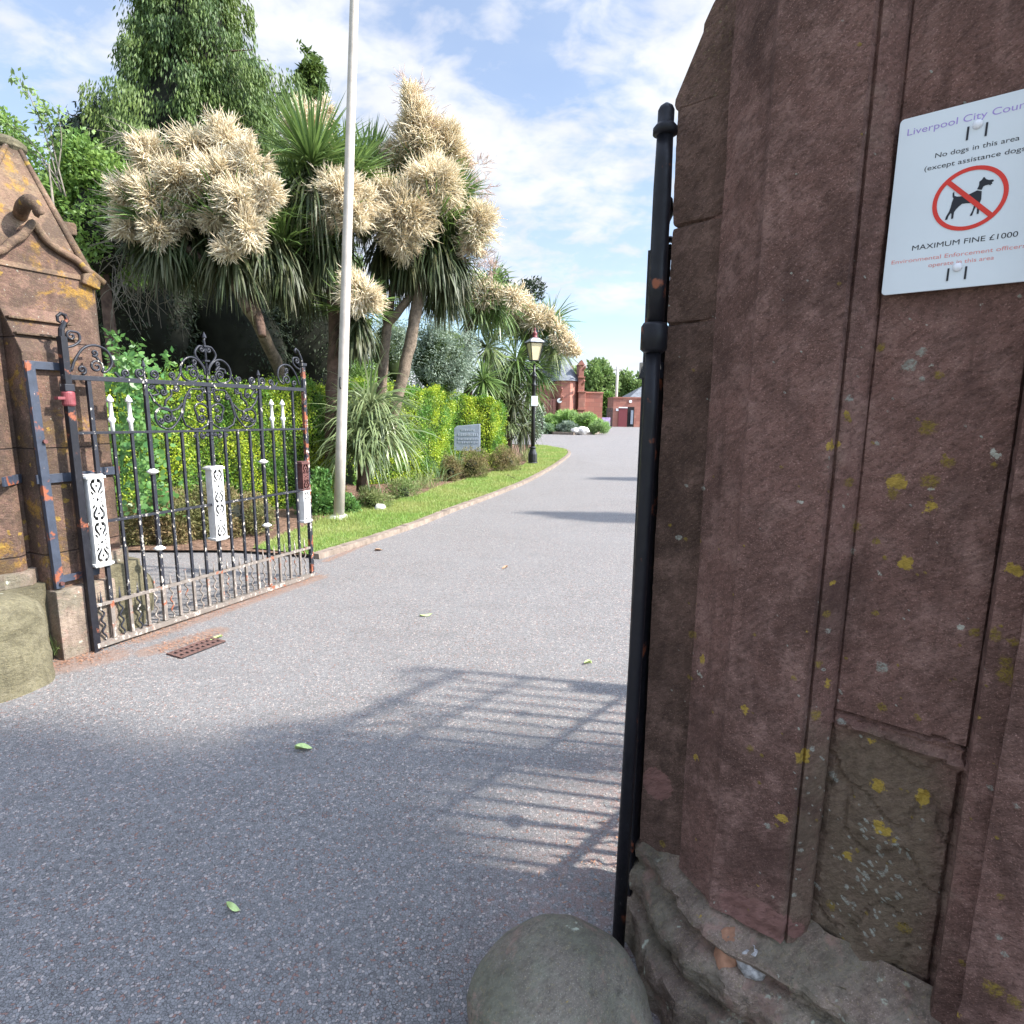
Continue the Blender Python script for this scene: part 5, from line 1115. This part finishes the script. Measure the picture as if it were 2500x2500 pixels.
for k in range(60):
    a = A(R.uniform(260, 420), R.uniform(620, 700), 9.); b = a+np.array([R.normal(0, .25), R.normal(0, .1), -R.uniform(.2, .9)]); cc = cr([a, (a+b)/2+R.normal(0, .08, 3), b], 5); mb.tube(cc, np.linspace(.006, .003, len(cc)), 4)
mb.build('twigs', M['twig'], tw)

# --- hedges
def hedge(name, label, path, h, depth, n, L, wd, m, seed, hfun=None):
    """path: front foot line; leaves in a bumpy shell over the front, top and back"""
    R = np.random.RandomState(seed); path = [np.array(q, float) for q in path]; sp2 = resample(path, .05); sp2 = np.array(sp2); N_ = len(sp2)
    dd = np.gradient(sp2, axis=0); nn = unit(np.c_[-dd[:, 1], dd[:, 0]])   # points away from the road (left of travel)
    root = thing(name, label, 'hedge', (*sp2[N_//2], 0))
    i = R.randint(0, N_, n); u = R.rand(n); per = h+depth; s = u*per
    hh = np.array([hfun(k/N_) if hfun else h for k in i]); front = s < h
    z = np.where(front, s/h*hh, hh); d = np.where(front, 0, s-h)
    z = np.where(front, z, hh-.5*(np.maximum(0, d-depth*.75))**2)
    # rounding of the shoulder
    rd = .14; zz_ = z-(hh-rd); m1 = front & (zz_ > 0); d = np.where(m1, rd-np.sqrt(np.maximum(0, rd*rd-zz_**2)), d)
    P = np.c_[sp2[i]+nn[i]*d[:, None]+R.normal(0, .02, (n, 2)), z]
    nx = np.where(front[:, None], np.c_[-nn[i], np.full(n, .25)], np.c_[-nn[i]*.15, np.ones(n)]); nx = unit(nx)
    bump_ = np.array([fb(q*1.0, 1.6, 3) for q in P[::8]]); bump_ = np.repeat(bump_, 8)[:n] if len(bump_)*8 >= n else np.resize(bump_, n)
    bump_ = np.array([mnoise.noise(Vector(q)*2.2)*.9+mnoise.noise(Vector(q)*6)*.45 for q in P])
    P = P + nx*(bump_*.16 - .04 + R.uniform(-.07, .04, n)**1)[:, None]
    sprout = R.rand(n) < .07; P[sprout] += nx[sprout]*R.uniform(.02, .12, (sprout.sum(), 1))
    P[:, 2] = np.maximum(P[:, 2], .04)
    D = unit(nx*.6+R.normal(size=(n, 3))*.7+[0, 0, .35]); V, Fc = diamonds(P, D, np.cross(D, nx+R.normal(0, .5, (n, 3))), L*R.uniform(.6, 1.3, n), wd*R.uniform(.7, 1.3, n))
    npmesh('foliage', V, Fc, M[m], root)
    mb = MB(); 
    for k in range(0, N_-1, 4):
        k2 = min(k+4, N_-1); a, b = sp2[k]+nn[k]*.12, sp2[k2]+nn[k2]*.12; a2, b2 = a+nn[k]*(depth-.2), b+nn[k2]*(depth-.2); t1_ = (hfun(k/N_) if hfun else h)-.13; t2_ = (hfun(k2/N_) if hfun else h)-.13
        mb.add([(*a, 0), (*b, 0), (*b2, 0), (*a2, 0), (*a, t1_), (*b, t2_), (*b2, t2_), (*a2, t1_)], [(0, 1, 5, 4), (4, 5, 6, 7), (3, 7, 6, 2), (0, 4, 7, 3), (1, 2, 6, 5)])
    mb.build('shade_filler', M['gcore'], root); return root  # dark solid filler stands for the shade inside the hedge
def pg(px, Y): return tuple(A(px, 1000, Y)[:2])
hedge('golden_hedge', 'yellow-green clipped hedge behind the open gate leaf', [pg(60, 6.7), pg(300, 7.1), pg(500, 7.9), pg(700, 8.9), pg(840, 9.9)], 1.85, 1.1, 60000, .032, .0115, 'gold', 31, lambda q: 1.86+.06*math.sin(q*17))
hedge('golden_hedge', 'bright yellow clipped hedge bay between the palm trunks and the slate slab', [pg(860, 11.6), pg(980, 12.1), pg(1060, 13.0), pg(1100, 14.4), pg(1112, 15.0)], 1.95, 1.3, 42000, .040, .014, 'gold', 32, lambda q: 2.02-.10*q)
hedge('golden_hedge', 'yellow-green hedge section behind the slate slab, ending near the lamp', [pg(1112, 15.05), pg(1170, 15.4), pg(1205, 15.5), pg(1232, 16.6)], 1.85, 1.4, 24000, .043, .015, 'gold', 33, lambda q: 1.95-.30*q)
# low heathers and small plants
def heather(label, px, py, Y, rpx, rpy, n, seed, m='heath', name='heather_bush', L=.05, wd=.006):
    c = A(px, py, Y); rz = rpy*Y/1450; c[2] = rz*.55; o = thing(name, label, 'shrub', (c[0], c[1], 0))
    V, Fc = leafcloud(c, (rpx*Y/1450, rpx*Y/1450*.75, rz), n, L, wd, seed, 26, .36, -.5); V[:, 2] = np.maximum(V[:, 2], .02); npmesh('foliage', V, Fc, M[m], o)
    rock('shade_core', c, 1, M['core'], o, seed, (rpx*Y/1450*.30, rpx*Y/1450*.25, rz*.35), .25, 3); return o  # small dark lump standing for shade within the mound
heather('brown-green heather mound behind the middle of the gate', 560, 1270, 6.9, 110, 95, 26000, 51)
heather('low brown heather mound behind the left half of the gate', 400, 1275, 6.5, 100, 85, 22000, 52)
heather('brown heather below the slate slab', 1150, 1130, 13.2, 52, 55, 7000, 53)
heather('rusty heather mound between the slab and the lamp', 1235, 1110, 14.8, 50, 45, 7000, 54)
heather('dark heather mound left of the slab foot', 1100, 1140, 12.6, 28, 45, 4000, 55)
heather('small scrubby plant on the bare bed right of the flagpole', 910, 1215, 8.9, 50, 40, 2500, 56, 'drygrass', 'scrub_plant', .07, .006)
heather('straggly scrub between the arching palm and the verge', 985, 1200, 10.0, 48, 36, 2200, 57, 'drygrass', 'scrub_plant', .07, .006)
heather('leafy green weed patch at the left of the flagpole foot', 770, 1190, 8.3, 50, 75, 3500, 58, 'ivy', 'weed_patch', .06, .018)
heather('green weed patch between hedge foot and flagpole base', 850, 1230, 8.4, 36, 40, 1500, 59, 'ivy', 'weed_patch', .05, .014)
# climber behind the gate, round leaves
cl_ = thing('climbing_plant', 'bright green broad-leaved climber just behind the hinge side of the gate', 'plant', A(330, 1250, 6.4)*[1, 1, 0]); R = np.random.RandomState(61)
n = 1000; px_ = 315+np.abs(R.normal(0, 45, n))*np.where(R.rand(n) < .7, 1, -1)*.9; py_ = R.uniform(860, 1260, n); P = np.array([A(x+(y-1000)*.12, y, 6.15+R.uniform(-.25, .3)) for x, y in zip(px_, py_)])
hx = []
for k in range(6):
    pass
nrm_ = unit(R.normal(size=(n, 3))*.5+[.3, -.7, .5])
a_ = unit(np.cross(nrm_, R.normal(size=(n, 3)))); b_ = np.cross(nrm_, a_); r_ = R.uniform(.014, .034, n)[:, None]
V = np.stack([P+(a_*math.cos(q)+b_*math.sin(q))*r_*(1 if k_ else 1.25) for k_, q in enumerate(np.linspace(0, 2*math.pi, 7)[:-1])], 1).reshape(-1, 3); npmesh('foliage', V, np.arange(n*6).reshape(-1, 6), M['ivy'], cl_)
mb = MB()
for pth in ([(300, 1000), (285, 900), (280, 830), (275, 815)], [(320, 980), (310, 880), (335, 835)], [(300, 1200), (290, 1000), (270, 900)], [(400, 950), (405, 880), (410, 870)], [(330, 1250), (340, 1100), (330, 950)]):
    c = cr([A(x, y, 6.0) for x, y in pth], 5); mb.tube(c, np.linspace(.008, .003, len(c)), 5)
mb.build('stem', M['ivy'], cl_)
Pl = []
for pth in ([(300, 1000), (285, 900), (280, 830), (275, 815)], [(320, 980), (310, 880), (335, 835)], [(400, 950), (405, 880), (410, 870)]):
    for q in cr([A(x, y, 6.0) for x, y in pth], 6)[3:]: Pl += [q+R.normal(0, .03, 3) for _ in range(4)]
Pl = np.array(Pl); n = len(Pl); V, Fc = diamonds(Pl, unit(R.normal(size=(n, 3))), R.normal(size=(n, 3)), R.uniform(.04, .09, n), .018); npmesh('shoot_leaves', V, Fc, M['ivy'], cl_)
# grass tufts
def tuft(label, px, py, h, n, m, seed, spread=.10, wd=.004, name='grass_tuft'):
    p = G(px, py); R = np.random.RandomState(seed); P = p+np.c_[R.normal(0, spread, (n, 2)), np.full(n, .03)]; d = unit(np.c_[R.normal(0, .3, (n, 2)), np.ones(n)])
    V, Fc = ribbons(P, d, R.normal(size=(n, 3)), h*R.uniform(.6, 1.1, n), wd, R.uniform(.0, .9, n), 4); tag(npmesh(name, V, Fc, M[m]), label, 'plant')
tuft('upright blue-green grass tuft in front of the heather', 1112, 1165, .75, 60, 'bluegrass', 1, .07, .010)
tuft('thin blue-green grass tuft left of the taller one', 1075, 1178, .55, 45, 'bluegrass', 2, .10, .008)
tuft('wispy dry tuft at the hedge foot, nearest the arching palm', 1040, 1195, .38, 120, 'drygrass', 3, .13, .006)
tuft('ragged grass tuft around the flagpole base on its left', 800, 1283, .14, 160, 'grass', 4, .12, .004)
tuft('ragged grass tuft around the flagpole base on its right', 858, 1278, .14, 160, 'grass', 5, .10, .004)
tuft('pale grassy tuft beside the lamp base', 1283, 1128, .5, 120, 'drygrass', 6, .15, .008)
tuft('small dried weed growing at the corner of the left pier plinth', 150, 1605, .14, 40, 'drygrass', 7, .02, .003)
# fallen palm leaf sticks
mb = MB(); mb.tube([G(1180, 1120)+zz3*.35, G(1210, 1140)+zz3*.2, G(1222, 1152)+zz3*.05], [.02, .025, .012], 6, flat=(1, .3)); tag(mb.build('dead_palm_leaf', M['drygrass']), 'dead tan palm leaf fallen over the heather below the slab', 'leaf')
mb = MB(); mb.tube([G(1238, 1166)+zz3*.06, G(1268, 1178)+zz3*.05], .012, 6); tag(mb.build('fallen_stick', M['dtrunk']), 'dark stick lying on the grass near the kerb', 'stick')

# ================================================================== FAR BUILDINGS
YB = 44.
bq = lambda px, py, Y=YB: A(px, py, Y)
ch = thing('stone_chapel', 'red sandstone chapel with slate roof beyond the flower bed', 'chapel', bq(1390, 1045)*[1, 1, 0])
def wall(name, x0, x1, z0, z1, Y0, Y1_, m, parent, bevel=0):
    mb = MB(); mb.box(((x0+x1)/2, (Y0+Y1_)/2, (z0+z1)/2), (abs(x1-x0)/2, abs(Y1_-Y0)/2, (z1-z0)/2)); return mb.build(name, m, parent, bevel=bevel)
X = lambda px, Y=YB: A(px, 1000, Y)[0]; Z = lambda py, Y=YB, px=1400: A(px, py, Y)[2]
gz = -.02
wall('wall', X(1355), X(1409), gz, Z(931), YB, YB+6, M['red'], ch)
# polygonal apse return toward the right
mb = MB(); mb.prism([(X(1388), YB-.9, gz), (X(1409), YB-.05, gz), (X(1409), YB+2, gz), (X(1362), YB+2, gz), (X(1357), YB-.05, gz), (X(1366), YB-.9, gz)], (0, 0, Z(931)-gz)); mb.build('apse', M['red'], ch)
zr = Z(931); mb = MB(); pk = (X(1378), YB+3, Z(893)+1.2)
ap = [(X(1388)+.12, YB-1.1, zr), (X(1409)+.15, YB-.1, zr), (X(1409)+.15, YB+3, zr), (X(1350)-.2, YB+3, zr), (X(1355)-.2, YB-.1, zr), (X(1364)-.1, YB-1.1, zr)]
mb.add(ap+[pk], [(i, (i+1) % 6, 6) for i in range(6)]+[tuple(range(6))[::-1]]); mb.build('apse_roof', M['slate'], ch)
mb = MB(); mb.prism([(X(1325), YB+3, Z(931)), (X(1404), YB+3, Z(882)), (X(1385), YB+3, Z(848)), (X(1330), YB+3, Z(820))], (0, 5, 0)); mb.build('main_roof', M['slate'], ch)
wall('gable_wall', X(1325), X(1406), gz, Z(885), YB+3.2, YB+4, M['red'], ch)
# stepped buttress
st_ = [(1409, 1426, 1050, 958), (1408, 1423, 957, 924), (1409, 1421, 922, 892)]
for k, (a, b, y0, y1) in enumerate(st_):
    wall('buttress_stage', X(a), X(b), Z(y0) if k else gz, Z(y1), YB-.6+.12*k, YB+1.2, M['red'], ch, .03)
mb = MB(); mb.prism([(X(1406), YB-.5, Z(892)), (X(1423), YB-.5, Z(892)), (X(1415), YB-.5, Z(879))], (0, 1.5, 0)); mb.build('buttress_gablet', M['red'], ch)
for yy in (922, 957, 1000, 1008, 1016): wall('weathering', X(1407), X(1427 if yy > 950 else 1424), Z(yy)-.03, Z(yy)+.05, YB-.72, YB-.2, M['red'], ch)
# jambs of the porch
for k, px in enumerate((1331, 1338, 1345, 1352)):
    mb = MB(); x_ = X(px); mb.tube([(x_, YB-.2-.12*k, gz), (x_, YB-.2-.12*k, Z(975))], .13, 10); mb.build('door_jamb', M['red'], ch, True)
wall('porch_wall', X(1312), X(1356), gz, Z(940), YB+.1, YB+2, M['red'], ch)
wall('doorway', X(1314), X(1330), gz, Z(985), YB-.0, YB+.09, M['dark'], ch)  # near-black slab in place of the unlit inside
for px, py in ((1364, 960), (1366, 978), (1418, 905), (1417, 940)):
    p = np.array([X(px), YB-.95 if px < 1400 else YB-.65, Z(py)]); mb = MB(); mb.tube([p, p+[.06, -.3, .12], p+[.10, -.5, .28]], [.10, .08, .05], 6); mb.build('gargoyle', M['red'], ch)
mb = MB(); p = np.array([X(1363), YB-.96, Z(979)]); mb.tube([p, p+[0, -.08, 0]], .17, 14); mb.build('round_plaque', M['paper'], ch)
lw = thing('boundary_wall', 'low red sandstone wall joined to the right of the chapel', 'wall', (X(1448), YB, 0))
wall('wall_face', X(1427), X(1472), gz, Z(960), YB+.3, YB+.9, M['red'], lw); wall('coping', X(1426.5), X(1473), Z(960), Z(960)+.12, YB+.22, YB+.98, M['red'], lw, .03)
YF = 66.
fbd = thing('lodge_building', 'flat-topped red brick lodge with a dark doorway, farthest building right of the chapel', 'building', (X(1540, YF), YF, 0))
wall('wall', X(1497, YF), X(1640, YF), gz, Z(971, YF), YF, YF+4, M['red'], fbd)
wall('parapet', X(1496, YF), X(1641, YF), Z(971, YF)+.002, Z(971, YF)+.15, YF-.08, YF+4.1, M['red'], fbd)
wall('doorway', X(1532.5, YF), X(1548.5, YF), gz, Z(992, YF), YF-.06, YF-.01, M['dark'], fbd)  # dark slab stands for the unlit interior
wall('shutter', X(1510, YF), X(1531, YF), gz, Z(995, YF), YF-.10, YF-.02, M['maroon'], fbd)
wall('panel', X(1540, YF), X(1546, YF), .3, Z(1000, YF), YF-.12, YF-.07, M['greystone'], fbd)
wall('door_lintel', X(1510, YF), X(1531, YF), Z(995, YF)+.01, Z(993, YF)+.03, YF-.14, YF-.03, M['paper'], fbd)
mb = MB(); p = np.array([X(1538, YF), YF-.02, Z(978.5, YF)]); mb.tube([p, p+[0, -.12, 0]], .16, 12); mb.build('alarm_box', M['paper'], fbd)
wall('notice_plate', X(1504, YF), X(1510, YF), Z(1002, YF), Z(996, YF), YF-.06, YF-.01, M['paper'], fbd)
mb = MB(); zr = Z(970, YF)+.1; mb.add([(X(1540, YF), YF+1, zr), (X(1640, YF), YF+1, zr), (X(1640, YF), YF+8, zr), (X(1540, YF), YF+8, zr), (X(1588, YF), YF+4.5, Z(935, YF)), (X(1600, YF), YF+4.5, Z(935, YF))], [(0, 1, 5, 4), (1, 2, 5), (2, 3, 4, 5), (3, 0, 4)]); mb.build('roof', M['slate'], fbd)
ig = thing('iron_railing', 'small black iron railing gate between the low wall and the lodge', 'railing', (X(1485, 62.), 62, 0))
mb = MB()
for k in range(9): mb.tube([(X(1481+1.8*k, 62.), 62, 0), (X(1481+1.8*k, 62.), 62, 2.0)], .025, 5)
mb.build('bars', M['black'], ig); mb = MB()
for z_ in (.2, 1.7): mb.tube([(X(1481, 62.), 62, z_), (X(1496, 62.), 62, z_)], .03, 5)
mb.build('rails', M['black'], ig)
tp = thing('telegraph_pole', 'thin grey pole above the lodge against the sky', 'pole', (X(1503, 70.), 70, 0)); mb = MB(); mb.tube([(X(1503, 70.), 70, 0), A(1508, 895, 70.)], [.20, .13], 8); mb.build('pole', M['pole'], tp, True)
mb = MB(); mb.box(A(1508, 903, 70.), (.5, .06, .06)); mb.build('cross_arm', M['pole'], tp)
for i, (px, py, Y, rx, ry, lb, mm) in enumerate([(1455, 945, 80, 62, 66, 'airy green tree behind the low sandstone wall', 'far'), (1415, 960, 84, 45, 70, 'green tree hidden partly by the chapel buttress', 'far'), (1478, 1000, 74, 22, 42, 'bright green tree in the gap beside the railing', 'broad'), (1548, 950, 88, 58, 55, 'rounded green tree behind the lodge', 'far'), (1600, 950, 90, 55, 60, 'rounded green tree right of the lodge, mostly behind the pier', 'far'), (1500, 985, 96, 45, 40, 'low distant tree behind the telegraph pole', 'broad')]):
    bush_at('distant_tree', lb, px, py, Y, rx, ry, 5200, .55, .16, mm, 600+i, category='tree', trunk=.3, lumps=24, lumpr=.30, coresize=.45, group='trees beyond the buildings')
far_w = [(-70, 60, 14), (-45, 75, 15), (-25, 85, 14), (-10, 95, 13), (5, 100, 12), (25, 105, 13), (45, 95, 14)]
for i, (x, y, h) in enumerate(far_w):
    if i < 4 : continue
# flower bed island
isl = [G(px, py)[:2] for px, py in [(1318, 1056), (1350, 1060.5), (1400, 1062), (1450, 1061), (1478, 1056), (1482, 1051)]] 
isl = isl + [np.array([isl[-1][0]-.5, isl[-1][1]+3]), np.array([isl[0][0]+1, isl[0][1]+5])]
mb = MB(); n = len(isl); mb.add([(*q, -.01) for q in isl]+[(*q, .16) for q in isl], [(i, (i+1) % n, (i+1) % n+n, i+n) for i in range(n)]+[tuple(range(n, 2*n))]); ko = mb.build('island_kerb', M['kerb'], recenter=False); ko['kind'] = 'structure'
YI = G(1400, 1062)[1]+1.2
for i, (px, py, rx, ry, lb, mm) in enumerate([(1345, 1035, 26, 20, 'lime green plants at the left of the round flower bed', 'isle'), (1385, 1028, 34, 24, 'tall lime green plants at the back of the flower bed', 'isle'), (1430, 1032, 30, 20, 'lime green plants at the right of the flower bed', 'isle'), (1385, 1048, 22, 12, 'blue-grey lavender clump at the front of the flower bed', 'silver'), (1462, 1045, 20, 14, 'mauve and green plants at the right end of the flower bed', 'isle'), (1335, 1050, 18, 9, 'grey-green low plants at the left end of the flower bed', 'bluegrass')]):
    bush_at('border_plant', lb, px, py, YI+(1.2 if ry > 15 else 0), rx, ry*1.15, 4200, .26, .035, mm, 700+i, lumps=22, lumpr=.38, category='plant', core='gcore', coresize=.55, droop=-1)
for px, rr in ((1408, .28), (1424, .38)): tag(rock('pale_rock', np.array([X(px, YI-.9), YI-.9, .28]), rr, M['rock'], None, px, (1.2, .9, .7), .3), 'pale rock at the front of the flower bed, '+('the smaller left one' if px == 1408 else 'the larger right one'), 'rock')
mb = MB(); cb_ = A(1478, 1035, 58); tb = thing('pavement_sign', 'small purple and white banner propped by the low wall end', 'sign', (cb_[0], cb_[1], 0)); M['mauve'] = simple('mauve_board', (.40, .30, .48), .6, .3, 4, 0); mb.box((cb_[0], cb_[1], .55), (.45, .04, .5)); mb.build('board', M['mauve'], tb, bevel=.02)

# ------------------------------------------------------------------ tree to the right of the drive (its branches throw the shade bands on the road)
rt = thing('roadside_tree', 'leafy tree right of the drive, hidden behind the dark pier', 'tree', (7.2, 7.6, 0)); mb = MB(); limb(mb, [(7.2, 7.6, 0), (7.1, 7.6, 2), (7.0, 7.7, 4)], .16, .09); mb.build('trunk', M['dtrunk'], rt, True)
V, Fc = leafcloud((6.9, 7.6, 4.6), (1.6, .45, 1.0), 5000, .12, .035, 801, 9, .35); npmesh('foliage', V, Fc, M['broad'], rt)
tt2 = thing('tall_tree', 'tall tree beyond the boundary wall, out of sight right of the dark pier', 'tree', (8.2, 1.6, 0)); mb = MB(); limb(mb, [(8.2, 1.6, 0), (8.1, 1.4, 4), (7.8, .9, 8)], .25, .12); mb.build('trunk', M['dtrunk'], tt2, True)
tc = np.array([-1.45, 2.02, 0])+np.array(sd)*12; V, Fc = leafcloud(tc, (1.25, .62, 1.0), 9000, .12, .035, 803, 16, .42); npmesh('foliage', V, Fc, M['broad'], tt2)
V, Fc = leafcloud((9.4, 12.6, 4.6), (2.4, .6, 1.2), 6000, .12, .035, 802, 9, .35); npmesh('outer_foliage', V, Fc, M['broad'], rt)
